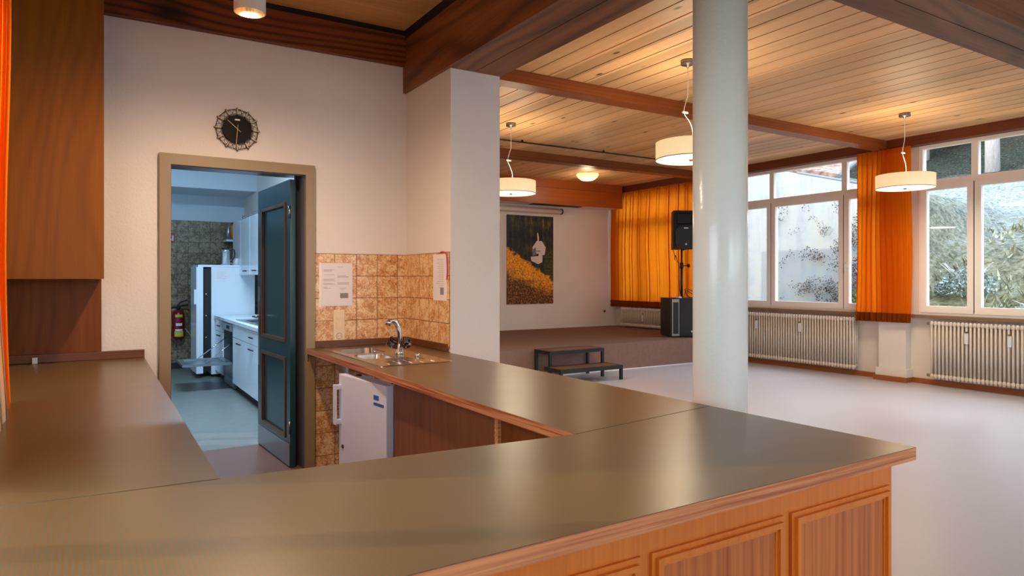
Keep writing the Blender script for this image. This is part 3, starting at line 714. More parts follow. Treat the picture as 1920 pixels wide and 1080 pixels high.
# ------------------------------------------------------------------ pendant lamps
def pendant(x, y, label, dx=0, seed=0):
    rnd = random.Random(seed)
    t = thing('pendant_lamp', label, 'lamp', (x, y, 2.38), 'drum pendant lamps in the hall')
    obj('canopy', lathe(bm_(), [(0, 0), (.055, 0), (.06, -.008), (.06, -.035), (.012, -.04), (.012, -.06), (0, -.06)], (x-dx, y, ZC)), 'nickel', t)
    b = bm_(); zt = 2.53
    tube(b, smooth_pts([(x-dx, y, ZC-.05), (x-dx, y, 2.95), (x-dx-.02, y, 2.88), (x-dx-.045, y, 2.78), (x-.01, y, 2.7), (x+.02, y, 2.62), (x+.01, y, zt)]), .0035, seg=6)
    box(b, x-dx-.06, x-dx, y-.006, y+.006, 2.775, 2.79)
    obj('cable', b, 'rope', t)
    obj('shade', lathe(bm_(), [(.298, .0), (.298, .15), (.292, .15), (.292, .0), (.298, 0)], (x, y, 2.385), 64), 'shade', t)
    b = lathe(bm_(), [(0, .148), (.29, .148), (.29, .144), (0, .144)], (x, y, 2.385), 64); obj('top_cover', b, 'shade', t)
    obj('diffuser', lathe(bm_(), [(0, .004), (.291, .004), (.291, .008), (0, .008)], (x, y, 2.385), 64), 'diff', t)
    obj('rim', lathe(bm_(), [(.2985, 0), (.3005, 0), (.3005, .006), (.2985, .006), (.2985, 0)], (x, y, 2.385), 64), 'nickel', t)
    obj('finial', lathe(bm_(), [(0, -.012), (.016, -.01), (.018, .004), (0, .004)], (x, y, 2.385), 20), 'nickel', t)
    ld = bpy.data.lights.new('lamp_light', 'AREA'); ld.shape = 'DISK'; ld.size = .5; ld.energy = 26; ld.color = (1, .82, .58)
    lo_ = bpy.data.objects.new('lamp_light', ld); COL.objects.link(lo_); lo_.parent = t; lo_.location = (0, 0, -.001)
    ud = bpy.data.lights.new('lamp_uplight', 'AREA'); ud.shape = 'DISK'; ud.size = .5; ud.energy = 9; ud.color = (1, .82, .58)
    uo = bpy.data.objects.new('lamp_uplight', ud); COL.objects.link(uo); uo.parent = t; uo.location = (0, 0, .16); uo.rotation_euler = (PI, 0, 0)
    return t
pendant(7.79, 4.165, 'white drum pendant lamp hanging in front of the right curtain', .01, 1)
pendant(4.36, 4.13, 'white drum pendant lamp half hidden by the round column', .04, 2)
pendant(4.26, 6.91, 'white drum pendant lamp half hidden by the white wall pillar', .0, 3)
t = thing('ceiling_dome_lamp', 'lit opal glass bowl lamp fixed to the ceiling before the stage', 'lamp', (7.45, 9.5, 3.09))
obj('glass_bowl', lathe(bm_(), [(.195, .125), (.2, .11), (.17, .06), (.11, .02), (0, .0)], (7.45, 9.5, 3.095), 48), 'dome', t)
obj('mount_plate', cyl(bm_(), (7.45, 9.5, 3.2), (7.45, 9.5, ZC), .16, seg=40), 'lampwhite', t)
ld = bpy.data.lights.new('lamp_light', 'POINT'); ld.energy = 9; ld.color = (1, .8, .5); ld.shadow_soft_size = .1
lo_ = bpy.data.objects.new('lamp_light', ld); COL.objects.link(lo_); lo_.parent = t; lo_.location = (0, 0, -.11)
# can lamp over the bar, and its neighbours outside the frame
def can(x, y, label, e=40):
    t = thing('ceiling_can_lamp', label, 'lamp', (x, y, 2.74), 'ceiling can lamps over the bar')
    obj('housing', lathe(bm_(), [(.074, 0), (.078, 0), (.078, .53), (.0, .53)], (x, y, 2.74), 48), 'lampwhite', t)
    obj('reflector', lathe(bm_(), [(.074, .001), (.07, .03), (.055, .08), (.03, .12), (0, .13)], (x, y, 2.74), 48), 'reflector', t)
    obj('bulb', lathe(bm_(), [(0, .06), (.014, .065), (.02, .085), (.016, .12), (0, .13)], (x, y, 2.74), 20), 'bulb', t)
    ld = bpy.data.lights.new('lamp_light', 'SPOT'); ld.energy = e; ld.color = (1, .68, .42); ld.spot_size = math.radians(180); ld.spot_blend = 1.0; ld.shadow_soft_size = .05
    o = bpy.data.objects.new('lamp_light', ld); COL.objects.link(o); o.parent = t; o.location = (0, 0, .0)
    return t
can(.69, 3.69, 'white cylindrical ceiling lamp cut off by the top edge', 135)

# ------------------------------------------------------------------ clock
CX, CZ, CY = .832, 2.379, 4.9
t = thing('wall_clock', 'round dark clock with pale scrolled metal rim above the doorway', 'clock', (CX, CY, CZ))
def pc(r, a, y): return (CX+r*math.sin(a), CY-y, CZ+r*math.cos(a))
obj('dial', cyl(bm_(), (CX, CY, CZ), (CX, CY-.022, CZ), .093, seg=64), 'clockdark', t)
b = bm_()
for k in range(12):
    a0, a1 = 2*PI*k/12, 2*PI*(k+1)/12
    tube(b, [pc(.138, a0, .014), pc(.138, a1, .014)], .0024, seg=6)
    tube(b, [pc(.099, a0+(a1-a0)*s/4, .014) for s in range(5)], .002, seg=6)
    tube(b, [pc(.09, a0, .012), pc(.146, a0, .012)], .006, seg=6)
    am = (a0+a1)/2
    for sg in (-1, 1):
        tube(b, smooth_pts([pc(.108, am+sg*.16, .014), pc(.104, am+sg*.08, .014), pc(.112, am, .014), pc(.126, am-sg*.07, .014), pc(.133, am-sg*.14, .014), pc(.128, am-sg*.19, .014), pc(.121, am-sg*.16, .014)], 4), .0014, seg=5)
obj('scroll_rim', b, 'clockiron', t)
for k in range(12):
    a0 = 2*PI*k/12
    obj('hour_bar', tube(bm_(), [pc(.101, a0, .021), pc(.142, a0, .021)], .0042, seg=6), 'brass', t)
obj('hour_hand', tube(bm_(), [pc(-.03, math.radians(-49), .027), pc(.085, math.radians(-49), .027)], .0026, seg=6), 'brass', t)
obj('minute_hand', tube(bm_(), [pc(-.03, math.radians(185), .031), pc(.108, math.radians(185), .031)], .0024, seg=6), 'brass', t)
obj('maker_plate', bx(CX-.016, CX+.016, CY-.0235, CY-.021, CZ+.058, CZ+.068), 'brass', t)

# ------------------------------------------------------------------ doorway and door
d1 = thing('door_1', 'dark teal panelled door standing open into the kitchen', 'door', (1.25, 4.99, 0), kind='structure')
b = bm_()
box(b, .361, .427, 4.865, 4.9, 0, 2.175); box(b, 1.288, 1.352, 4.865, 4.9, 0, 2.175); box(b, .427, 1.288, 4.865, 4.9, 2.105, 2.175)
box(b, .40, .432, 4.9, 5.05, 0, 2.12, 1); box(b, 1.283, 1.312, 4.9, 5.05, 0, 2.12, 1); box(b, .432, 1.283, 4.9, 5.05, 2.1, 2.121, 1)
obj('door_frame', b, ['doorframe', 'jamb'], d1, bevel=.003)
dl = bpy.data.objects.new('door_leaf', None); COL.objects.link(dl); dl.parent = d1; LOC[dl.name] = Vector((1.25, 4.99, 0))
# leaf in the plane x = 1.25, running from y=5.0 to y=5.87
hx = 1.25
def leafpart(nm, bm, mat, bevel=0):
    o = obj(nm, bm, mat, d1, bevel); o.parent = dl; return o
b = bm_()
XF = hx-.04
ST = [(5.0, 5.105, .005, 2.085), (5.765, 5.88, .005, 2.085)]
for y0, y1, z0, z1 in ST: box(b, XF, hx, y0, y1, z0, z1)
for z0, z1 in ((.005, .2), (.79, .9), (1.93, 2.085)): box(b, XF, hx, 5.105, 5.765, z0, z1)
box(b, XF+.014, hx-.014, 5.1, 5.77, .19, 1.94)
leafpart('leaf_board', b, 'doorblue', .003)
for z0, z1 in ((.2, .79), (.9, 1.93)):
    b = bm_()
    for q in ((5.105, 5.13, z0, z1), (5.74, 5.765, z0, z1), (5.13, 5.74, z0, z0+.025), (5.13, 5.74, z1-.025, z1)): box(b, XF-.008, XF+.012, *q)
    leafpart('panel_moulding', b, 'doormould', .003)
leafpart('kick_plate', bx(XF-.003, XF, 5.01, 5.872, .012, .17), 'alu')
leafpart('lock_plate', bx(XF-.004, XF, 5.835, 5.865, .66, 1.3), 'alu')
b = bm_(); box(b, XF-.01, XF, 5.8, 5.83, .92, 1.16); leafpart('handle_plate', b, 'nickel', .003)
b = bm_(); tube(b, smooth_pts([(XF, 5.815, 1.06), (XF-.05, 5.815, 1.06), (XF-.055, 5.8, 1.06), (XF-.055, 5.7, 1.06)], 4), .009); leafpart('door_handle', b, 'nickel')
for z in (.25, 1.8): leafpart('hinge', cyl(bm_(), (hx-.045, 4.995, z), (hx-.045, 4.995, z+.09), .009, seg=12), 'nickel')
dl.rotation_euler.z = math.radians(3.0)
obj('hinge_gap_shade', bx(1.256, 1.312, 5.052, 5.07, 0, 2.12), 'kdark', d1)  # dark strip added to paint the shade in the hinge gap
o = obj('strike_plate', bx(1.3, 1.304, 4.861, 4.866, .78, .86), 'kdark', d1)

# ------------------------------------------------------------------ wall tiles, upstand
struct('trim_tiles', bx(1.352, 2.06, 4.892, 4.901, .89, 1.55), 'tile_b')
struct('trim_tiles_side', bx(2.059, 2.068, 4.142, 4.892, .89, 1.55), 'tile_s')
struct('trim_tiles_low', bx(1.352, 1.62, 4.892, 4.901, 0, .82), 'tile_b')
# notices
def notice(name, kind_label, x0, x1, z0, z1, lines, label, side=False):
    t = thing(name, label, 'notice', ((x0+x1)/2, 4.89, z0) if not side else (2.055, (x0+x1)/2, z0))
    def q(a0, a1, c0, c1, d0, d1):
        return bx(a0, a1, 4.89-d1, 4.89-d0, c0, c1) if not side else bx(2.058-d1, 2.058-d0, a0, a1, c0, c1)
    o = obj('sheet', q(x0, x1, z0, z1, 0, .0015), 'paper', t)
    b = bm_(); w = x1-x0; h = z1-z0
    for (u0, u1, v) in lines:
        (box(b, x0+w*u0, x0+w*u1, 4.8876, 4.8885, z0+h*v, z0+h*v+.004) if not side else box(b, 2.0558, 2.0565, x0+w*u0, x0+w*u1, z0+h*v, z0+h*v+.004))
    obj('printed_lines', b, 'ink', t)
    return t, q, w, h
ln = [(.08, .42, .84), (.08, .36, .82), (.08, .34, .8), (.08, .42, .72), (.08, .44, .62), (.08, .4, .6), (.08, .45, .58), (.08, .4, .52), (.08, .44, .5), (.08, .2, .43), (.08, .3, .41), (.52, .7, .9), (.52, .8, .7), (.52, .9, .68), (.52, .86, .66), (.52, .9, .54), (.52, .88, .52), (.52, .9, .5), (.58, .8, .41), (.6, .75, .38)]
t, q, w, h = notice('taped_notice', '', 1.402, 1.635, 1.167, 1.481, ln, 'white printed sheet in plastic taped on tiles left of the sink tap')
obj('printed_picture', q(1.402+.6*w, 1.402+.86*w, 1.167+.18*h, 1.167+.3*h, .0015, .0022), 'inkd', t)
obj('tape', bx(1.388, 1.402, 4.889, 4.8905, 1.16, 1.485), 'film', t)
ln2 = [(.1, .9, .86-.05*i) for i in range(9)]
t = thing('taped_notice', 'grey printed sheet on the side tiles at the pillar edge', 'notice', (2.057, 4.28, 1.215))
def q2(y0, y1, z0, z1, d0, d1): return bx(2.059-d1, 2.059-d0, y0, y1, z0, z1)
obj('sheet', q2(4.174, 4.39, 1.215, 1.536, 0, .002), 'paper', t)
b = bm_()
for i in range(16): box(b, 2.0563, 2.057, 4.22, 4.22+.14*random.uniform(.5, 1), 1.5-.013*i, 1.504-.013*i)
obj('printed_lines', b, 'ink', t)
obj('printed_picture', q2(4.22, 4.275, 1.255, 1.305, .002, .0027), 'inkd', t)
single('ribbon', tube(bm_(), smooth_pts([(2.056, 4.28, 1.545), (2.052, 4.24, 1.553), (2.05, 4.17, 1.54), (2.05, 4.155, 1.48), (2.052, 4.155, 1.42), (2.056, 4.17, 1.36)], 5), .0045, seg=6), 'pink', 'thin magenta ribbon hanging behind the side notice', 'ribbon')
# switch and socket strip
t = thing('switch_panel', 'cream double switch with socket mounted upright on the tiles', 'switch', (1.533, 4.89, .908))
obj('plate', bx(1.491, 1.575, 4.882, 4.892, .908, 1.139), 'socket', t, bevel=.003)
obj('rocker', bx(1.51, 1.557, 4.877, 4.883, 1.074, 1.125), 'socket', t, bevel=.003)
obj('rocker', bx(1.51, 1.557, 4.877, 4.883, 1.0, 1.05), 'socket', t, bevel=.003)
b = lathe(bm_(), [(.023, .0), (.021, -.0), (.019, -.0)], (0, 0, 0)); b.free()
obj('socket_ring', cyl(bm_(), (1.533, 4.882, .948), (1.533, 4.879, .948), .022, seg=28), 'nickel', t)
obj('socket_well', cyl(bm_(), (1.533, 4.8795, .948), (1.533, 4.878, .948), .018, seg=28), 'socket', t)
b = bm_()
for dx in (-.009, .009): cyl(b, (1.533+dx, 4.879, .948), (1.533+dx, 4.8772, .948), .003, seg=10)
obj('pin_hole', b, 'kdark', t)
# wooden upstands
b = bm_(); box(b, 1.352, 2.045, 4.872, 4.892, .872, .918); box(b, 2.045, 2.066, 4.16, 4.892, .872, .92)
single('worktop_upstand', b, 'splash', 'dark wooden upstand strip around the sink corner', 'trim', bevel=.002)
single('worktop_upstand', bx(-.46, .277, 4.85, 4.872, .872, .92), 'splash', 'dark wooden upstand strip at the far end of the left worktop', 'trim', bevel=.002)

# ------------------------------------------------------------------ worktop (U-shaped) with a sink cut-out
outer = [(-.47, 1.045), (2.063, 1.071), (2.05, 1.62), (2.036, 4.128), (2.064, 4.13), (2.064, 4.89), (1.298, 4.864), (1.309, 1.731), (.267, 1.807), (.277, 4.89), (-.47, 4.89)]
hole = [(1.405, 3.9), (1.405, 4.68), (1.7, 4.68), (1.7, 3.9)]
def slab(z0, z1, inset=0, poly_=outer):
    b = bm_(); es = []
    for loop in (poly_, hole):
        vs = [b.verts.new((x, y, z1)) for x, y in loop]
        es += [b.edges.new((vs[i], vs[(i+1) % len(vs)])) for i in range(len(vs))]
    bmesh.ops.triangle_fill(b, use_beauty=True, edges=es)
    r_ = bmesh.ops.extrude_face_region(b, geom=b.faces[:])
    bmesh.ops.translate(b, verts=[v for v in r_['geom'] if isinstance(v, bmesh.types.BMVert)], vec=(0, 0, z0-z1))
    return b
t = thing('worktop', 'brown laminate U-shaped bar worktop with worn wooden edge', 'worktop', (.9, 1.4, .83))
lam = slab(.868, .87)
obj('laminate_surface', lam, 'laminate', t)
e = slab(.832, .868)
# chips along the worn edge
o = obj('wooden_edge', e, 'edge', t)
obj('joint_line', cyl(bm_(), (.267, 1.807, .8701), (-.47, 1.85, .8701), .0012, seg=4), 'seam', t)
obj('joint_line', cyl(bm_(), (1.309, 1.731, .8701), (2.045, 1.84, .8701), .0012, seg=4), 'seam', t)
b = bm_(); q_ = [(1.3068, 1.735), (1.311, 1.735), (1.3005, 4.86), (1.2958, 4.86)]
la = [b.verts.new((x, y, .833)) for x, y in q_]; lb = [b.verts.new((x, y, .8694)) for x, y in q_]
b.faces.new(la[::-1]); b.faces.new(lb)
for i in range(4): b.faces.new((la[i], la[(i+1) % 4], lb[(i+1) % 4], lb[i]))
obj('inner_edge_band', b, 'edge_y', t)
# sink
t = thing('sink', 'stainless steel double bowl sink set into the worktop corner', 'sink', (1.6, 4.2, .87))
def rounded(x0, x1, y0, y1, r, n=6):
    out = []
    for cx_, cy_, a in ((x1-r, y1-r, 0), (x0+r, y1-r, PI/2), (x0+r, y0+r, PI), (x1-r, y0+r, 1.5*PI)):
        for k in range(n+1): out.append((cx_+r*math.cos(a+PI/2*k/n), cy_+r*math.sin(a+PI/2*k/n)))
    return out
rim = rounded(1.375, 1.835, 3.63, 4.76, .03)
bowl_a = rounded(1.415, 1.69, 4.3, 4.66, .07); bowl_b = rounded(1.415, 1.61, 3.98, 4.25, .05)
b = bm_(); es = []
for loop in (rim, bowl_a, bowl_b):
    vs = [b.verts.new((x, y, .8745)) for x, y in loop]
    es += [b.edges.new((vs[i], vs[(i+1) % len(vs)])) for i in range(len(vs))]
bmesh.ops.triangle_fill(b, use_beauty=True, edges=es)
vo = [b.verts.new((x, y, .8745)) for x, y in rim]; vl = [b.verts.new((x+(x-1.6)*.006, y+(y-4.2)*.004, .8702)) for x, y in rim]
for i in range(len(rim)): b.faces.new((vo[i], vo[(i+1) % len(rim)], vl[(i+1) % len(rim)], vl[i]))
obj('sink_deck', b, 'steel', t)
for loop, depth in ((bowl_a, .15), (bowl_b, .1)):
    b = bm_(); n = len(loop); cx_ = sum(p[0] for p in loop)/n; cy_ = sum(p[1] for p in loop)/n
    lv = []
    for sc_, z in ((1, .8745), (.985, .868), (.93, .8745-depth+.02), (.85, .8745-depth), (.1, .8745-depth-.003)):
        lv.append([b.verts.new((cx_+(x-cx_)*sc_, cy_+(y-cy_)*sc_, z)) for x, y in loop])
    for a, c in zip(lv, lv[1:]):
        for i in range(n):
            f = b.faces.new((a[i], a[(i+1) % n], c[(i+1) % n], c[i])); f.smooth = True
    b.faces.new(lv[-1])
    obj('bowl', b, 'steel', t)
b = bm_()
for k in range(5): tube(b, [(1.45+.07*k, 3.68, .8745), (1.45+.07*k, 3.93, .8745)], .0022, seg=6)
obj('drainer_rib', b, 'steel', t)
obj('overflow', cyl(bm_(), (1.66, 4.48, .872), (1.655, 4.48, .85), .012, seg=14), 'chrome', t)
obj('waste_knob', cyl(bm_(), (1.745, 3.96, .875), (1.745, 3.96, .895), .014, seg=14), 'chrome', t)
# tap
t = thing('tap', 'chrome sink mixer tap with two smoked brown handles', 'tap', (1.705, 4.15, .8752))
tx, ty = 1.705, 4.15
obj('tap_body', lathe(bm_(), [(0, 0), (.032, 0), (.032, .012), (.022, .03), (.02, .06), (.016, .07), (0, .07)], (tx, ty, .8752)), 'chrome', t)
b = bm_(); tube(b, smooth_pts([(tx, ty, .93), (tx, ty, 1.0), (tx-.008, ty, 1.045), (tx-.028, ty, 1.08), (tx-.055, ty-.005, 1.095), (tx-.075, ty-.01, 1.09)], 6), [.016]*31, seg=12)
obj('spout', b, 'chrome', t)
obj('aerator', cyl(bm_(), (tx-.072, ty-.01, 1.1), (tx-.09, ty-.012, 1.065), .019, seg=16), 'chrome', t)
for sx_, sy_ in ((-.04, .035), (.03, -.045)):
    b = bm_(); c0 = Vector((tx, ty, .915)); d0 = Vector((sx_, sy_, .035)).normalized()
    for k in range(6):
        a = 2*PI*k/6; u, w_ = frame_of(d0)
        off = (u*math.cos(a)+w_*math.sin(a))*.022
        tube(b, [c0+d0*.02+off*.6, c0+d0*.055+off, c0+d0*.088+off*1.1], [.01, .015, .011], seg=8)
    tube(b, [c0, c0+d0*.04, c0+d0*.08], [.012, .024, .02], seg=10)
    obj('tap_handle', b, 'smoke', t)

# ------------------------------------------------------------------ bar front and cabinets
YF = 1.12
t = thing('bar_counter', 'panelled orange wood front of the bar counter facing the hall', 'counter', (.8, YF, 0))
obj('front_board', bx(-.47, 2.02, YF, YF+.025, .0, .832), 'frontframe', t)
obj('side_board', bx(1.995, 2.02, YF+.026, 4.12, .0, .832), 'frontframe', t)
x1 = 1.998
while x1 > -.3:
    x0 = x1-.456
    b = bm_()
    for (o_, d_, w_) in ((0, .008, .012), (.012, .018, .014), (.026, .010, .008)):
        zt, zb = .757-o_, .14+o_; a, c = x0+o_, x1-o_
        box(b, a, c, YF-d_, YF, zt-w_, zt); box(b, a, c, YF-d_, YF, zb, zb+w_)
        box(b, a, a+w_, YF-d_, YF, zb+w_, zt-w_); box(b, c-w_, c, YF-d_, YF, zb+w_, zt-w_)
    obj('panel_moulding', b, 'frontframe', t, bevel=.003)
    obj('raised_panel', bx(x0+.034, x1-.034, YF-.006, YF, .174, .723), 'front', t)
    x1 -= .489
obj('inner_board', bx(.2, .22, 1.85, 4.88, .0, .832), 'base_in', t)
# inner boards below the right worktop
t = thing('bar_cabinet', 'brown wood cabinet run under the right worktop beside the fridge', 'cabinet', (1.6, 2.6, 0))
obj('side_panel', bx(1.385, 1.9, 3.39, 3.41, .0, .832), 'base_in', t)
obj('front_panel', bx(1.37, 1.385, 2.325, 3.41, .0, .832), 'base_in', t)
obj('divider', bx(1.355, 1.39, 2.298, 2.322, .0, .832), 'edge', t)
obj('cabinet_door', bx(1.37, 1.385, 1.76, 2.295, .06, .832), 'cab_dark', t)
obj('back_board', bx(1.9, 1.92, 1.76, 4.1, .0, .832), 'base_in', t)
# under-counter fridge
t = thing('bar_fridge', 'small white fridge with its door ajar under the sink worktop', 'fridge', (1.38, 3.46, 0))
obj('cabinet', bx(1.39, 1.86, 3.43, 3.98, .03, .795), 'fridge', t, bevel=.006)
obj('plinth', bx(1.41, 1.86, 3.44, 3.97, 0, .03), 'kdark', t)
obj('hinge_rail', tube(bm_(), [(1.372, 3.44, .803), (1.352, 4.08, .803)], .006, seg=6), 'chrome', t)
dr = bpy.data.objects.new('fridge_door', None); COL.objects.link(dr); dr.parent = t; dr.location = (-.0, -.02, 0)
LOC[dr.name] = Vector((1.38, 3.44, 0)); LOC['__d'] = Vector((1.38, 3.44, 0))
def fd(nm, bm, mat, bevel=0):
    P = type('P', (), {})(); L_ = Vector((1.38, 3.44, 0))
    bmesh.ops.translate(bm, verts=bm.verts, vec=-L_)
    o = obj(nm, bm, mat, None, bevel); o.parent = dr; return o
fd('door_slab', bx(1.335, 1.378, 3.44, 4.06, .05, .79), 'fridge', .006)
b = bm_(); box(b, 1.292, 1.306, 4.02, 4.05, .49, .73); box(b, 1.3, 1.336, 4.022, 4.048, .70, .728); box(b, 1.3, 1.336, 4.022, 4.048, .492, .52)
fd('door_handle', b, 'fridge', .003)
fd('lock', cyl(bm_(), (1.336, 4.0, .36), (1.33, 4.0, .36), .012, seg=14), 'kdark')
fd('sticker', bx(1.3335, 1.3352, 3.47, 3.59, .67, .685), 'blue')
fd('maker_mark', bx(1.3335, 1.3352, 3.53, 3.59, .7, .725), 'blue')
dr.rotation_euler.z = math.radians(6)
# upper cupboard and panel at the left
t = thing('wall_cupboard', 'tall orange wood cupboard side hanging above the left worktop', 'cupboard', (-.2, 4.7, 1.36))
obj('side_panel', bx(-.47, .054, 4.5, 4.525, 1.365, 3.2), 'cab', t, bevel=.002)
obj('carcass', bx(-.465, .045, 4.526, 4.898, 1.37, 3.2), 'cab_dark', t)
single('wall_panel', bx(-.47, .045, 4.865, 4.898, .921, 1.364), 'cab_dark', 'brown wood panel on the wall below the orange cupboard', 'panel', bevel=.001)
single('cable_clip', bx(-.3, -.275, 4.82, 4.85, .871, .905), 'paper', 'tiny white clip in the dark corner of the left worktop', 'clip', bevel=.002)

# ------------------------------------------------------------------ kitchen furniture
t = thing('tall_fridge', 'tall white fridge with its door slightly open in the kitchen', 'fridge', (1.4, 10.5, 0))
obj('cabinet', bx(1.4, 1.975, 10.2, 10.8, .04, 1.53), 'kcab', t, bevel=.006)
obj('top_cover', bx(1.23, 1.975, 10.195, 10.805, 1.531, 1.56), 'kcab', t, bevel=.008)
obj('base', bx(1.42, 1.97, 10.22, 10.79, 0, .04), 'kdark', t)
obj('fridge_door', bx(1.2, 1.285, 10.12, 10.74, .07, 1.53), 'kcab', t, bevel=.01)
obj('door_gap_shade', bx(1.285, 1.4, 10.24, 10.78, .08, 1.525), 'kdark', t)  # solid dark block painting the shade inside the open door gap
obj('door_handle', bx(1.175, 1.2, 10.14, 10.17, 1.02, 1.22), 'kcab', t, bevel=.004)
for z in (.55, .85, 1.15): obj('shelf_edge', bx(1.33, 1.345, 10.228, 10.24, z, z+.012), 'kcab', t)
t = thing('taped_note', 'white paper sheet taped to the side of the tall kitchen fridge', 'notice', (1.54, 10.19, 1.33))
obj('sheet', bx(1.432, 1.647, 10.1965, 10.1995, 1.335, 1.491), 'paper', t)
b = bm_()
for i in range(7): box(b, 1.47, 1.47+.14*random.uniform(.4, 1), 10.1945, 10.196, 1.46-.015*i, 1.463-.015*i)
obj('printed_lines', b, 'ink', t)
t = thing('kettle', 'steel and black vacuum jug on top of the tall kitchen fridge', 'kettle', (1.6, 10.3, 1.56))
obj('jug', lathe(bm_(), [(0, 0), (.06, 0), (.062, .02), (.056, .2), (.05, .23), (0, .235)], (1.6, 10.3, 1.56), 24), 'chrome', t)
b = bm_(); tube(b, smooth_pts([(1.65, 10.3, 1.77), (1.71, 10.3, 1.78), (1.715, 10.3, 1.68), (1.66, 10.3, 1.6)], 5), .01); lathe(b, [(.052, .22), (.054, .245), (0, .25)], (1.6, 10.3, 1.56), 24)
obj('handle_and_lid', b, 'black', t)
t = thing('mug', 'white mug standing beside the steel jug on the kitchen fridge', 'mug', (1.76, 10.4, 1.56))
obj('cup', lathe(bm_(), [(0, 0), (.045, 0), (.048, .1), (.043, .1), (.04, .008), (0, .008)], (1.76, 10.4, 1.56), 24), 'whitel', t)
obj('handle', tube(bm_(), smooth_pts([(1.715, 10.39, 1.64), (1.685, 10.38, 1.63), (1.685, 10.38, 1.59), (1.716, 10.39, 1.58)], 4), .007), 'whitel', t)
single('shelf', bx(1.75, 2.06, 11.2, 11.49, 1.945, 1.975), 'kcab', 'short pale shelf on the kitchen back wall behind the cupboard', 'shelf', bevel=.002)
t = thing('bottle', 'orange bottle standing on the small kitchen shelf', 'bottle', (1.87, 11.33, 1.975))
obj('body', lathe(bm_(), [(0, 0), (.04, 0), (.042, .1), (.042, .19), (.024, .23), (.022, .24), (0, .24)], (1.87, 11.33, 1.975), 20), 'orange', t)
obj('cap', cyl(bm_(), (1.87, 11.33, 2.215), (1.87, 11.33, 2.25), .022), 'red', t)
single('spray_bottle', lathe(bm_(), [(0, 0), (.032, 0), (.034, .12), (.014, .19), (.013, .24), (0, .245)], (1.79, 11.27, 1.975), 20), 'kmetal', 'slim grey bottle left of the orange bottle on the kitchen shelf', 'bottle')
# upper cupboard
t = thing('kitchen_wall_cupboard', 'white wall cupboard with small dark handles in the kitchen', 'cupboard', (1.9, 9.6, 1.42))
obj('carcass', bx(1.79, 2.06, 8.2, 10.74, 1.42, 2.195), 'kcab', t)
for k, (a, c) in enumerate(((8.2, 8.83), (8.84, 9.46), (9.47, 10.1), (10.11, 10.74))):
    d_ = obj('cupboard_door', bx(1.77, 1.79, a+.004, c-.004, 1.42, 2.195), 'kcab', t, bevel=.002)
    h_ = bm_(); tube(h_, smooth_pts([(1.77, a+.22, 1.47), (1.75, a+.24, 1.475), (1.748, a+.32, 1.475), (1.75, a+.4, 1.475), (1.77, a+.42, 1.47)], 3), .007)
    h_ = obj('handle', h_, 'clockiron', t); h_.parent = d_
t = thing('drying_rack', 'folded wire racks lying on top of the kitchen wall cupboard', 'rack', (1.9, 9.6, 2.2))
for zz in (2.215, 2.25):
    b = bm_()
    for i in range(10): tube(b, [(1.81+.0, 9.0+.13*i, zz), (2.04, 9.0+.13*i, zz)], .005, seg=5)
    for x in (1.81, 1.92, 2.04): tube(b, [(x, 8.95, zz), (x, 10.25, zz)], .006, seg=5)
    for yy in (9.0, 10.2): tube(b, [(1.81, yy, 2.2), (1.81, yy, zz+.03)], .006, seg=5)
    obj('wire_grid', b, 'chrome', t)
# base units
XB = 1.45
def unit(y0, y1, label, drawer, split=None):
    t = thing('kitchen_base_unit', label, 'cabinet', ((XB+2.06)/2, (y0+y1)/2, 0), 'white base units')
    obj('carcass', bx(XB+.02, 2.06, y0, y1, .1, .81), 'kcab', t)
    obj('plinth', bx(XB+.06, 2.06, y0, y1, 0, .1), 'kdark', t)
    ys = [y0]+([split] if split else [])+[y1]
    for a, c in zip(ys, ys[1:]):
        d_ = obj('cabinet_door', bx(XB, XB+.02, a+.003, c-.003, .1, .655), 'kcab', t, bevel=.002)
        h_ = bm_(); ym = (a+c)/2; tube(h_, smooth_pts([(XB, ym-.1, .6), (XB-.022, ym-.07, .605), (XB-.025, ym, .605), (XB-.022, ym+.07, .605), (XB, ym+.1, .6)], 3), .007)
        h_ = obj('handle', h_, 'clockiron', t); h_.parent = d_
    if drawer:
        for a, c in zip(ys, ys[1:]):
            d_ = obj('drawer', bx(XB, XB+.02, a+.003, c-.003, .662, .81), 'kcab', t, bevel=.002)
            if drawer > 1:
                h_ = bm_(); ym = (a+c)/2; tube(h_, smooth_pts([(XB, ym-.08, .73), (XB-.022, ym-.05, .735), (XB-.022, ym+.05, .735), (XB, ym+.08, .73)], 3), .007)
                h_ = obj('handle', h_, 'clockiron', t); h_.parent = d_
    return t
unit(9.56, 10.18, 'white kitchen base unit between the tall fridge and the dishwasher', 2)
unit(7.98, 8.82, 'white kitchen base unit right beside the open dishwasher', 1)
unit(6.7, 7.975, 'white kitchen base unit with two drawers next to the open door', 2, 7.36)
t = thing('kitchen_worktop', 'pale kitchen worktop above the white base units', 'worktop', (1.75, 8.4, .82))
obj('slab', bx(1.43, 2.062, 6.7, 10.18, .822, .86), 'kcab', t, bevel=.004)
t = thing('kitchen_sink', 'steel sink let into the pale kitchen worktop', 'sink', (1.75, 8.3, .861))
obj('sink_deck', bx(1.5, 1.98, 7.55, 8.9, .861, .866), 'kmetal', t, bevel=.002)
obj('bowl', bx(1.56, 1.9, 7.65, 8.05, .864, .868), 'kdark', t)
obj('bowl', bx(1.56, 1.9, 8.2, 8.6, .864, .868), 'kdark', t)
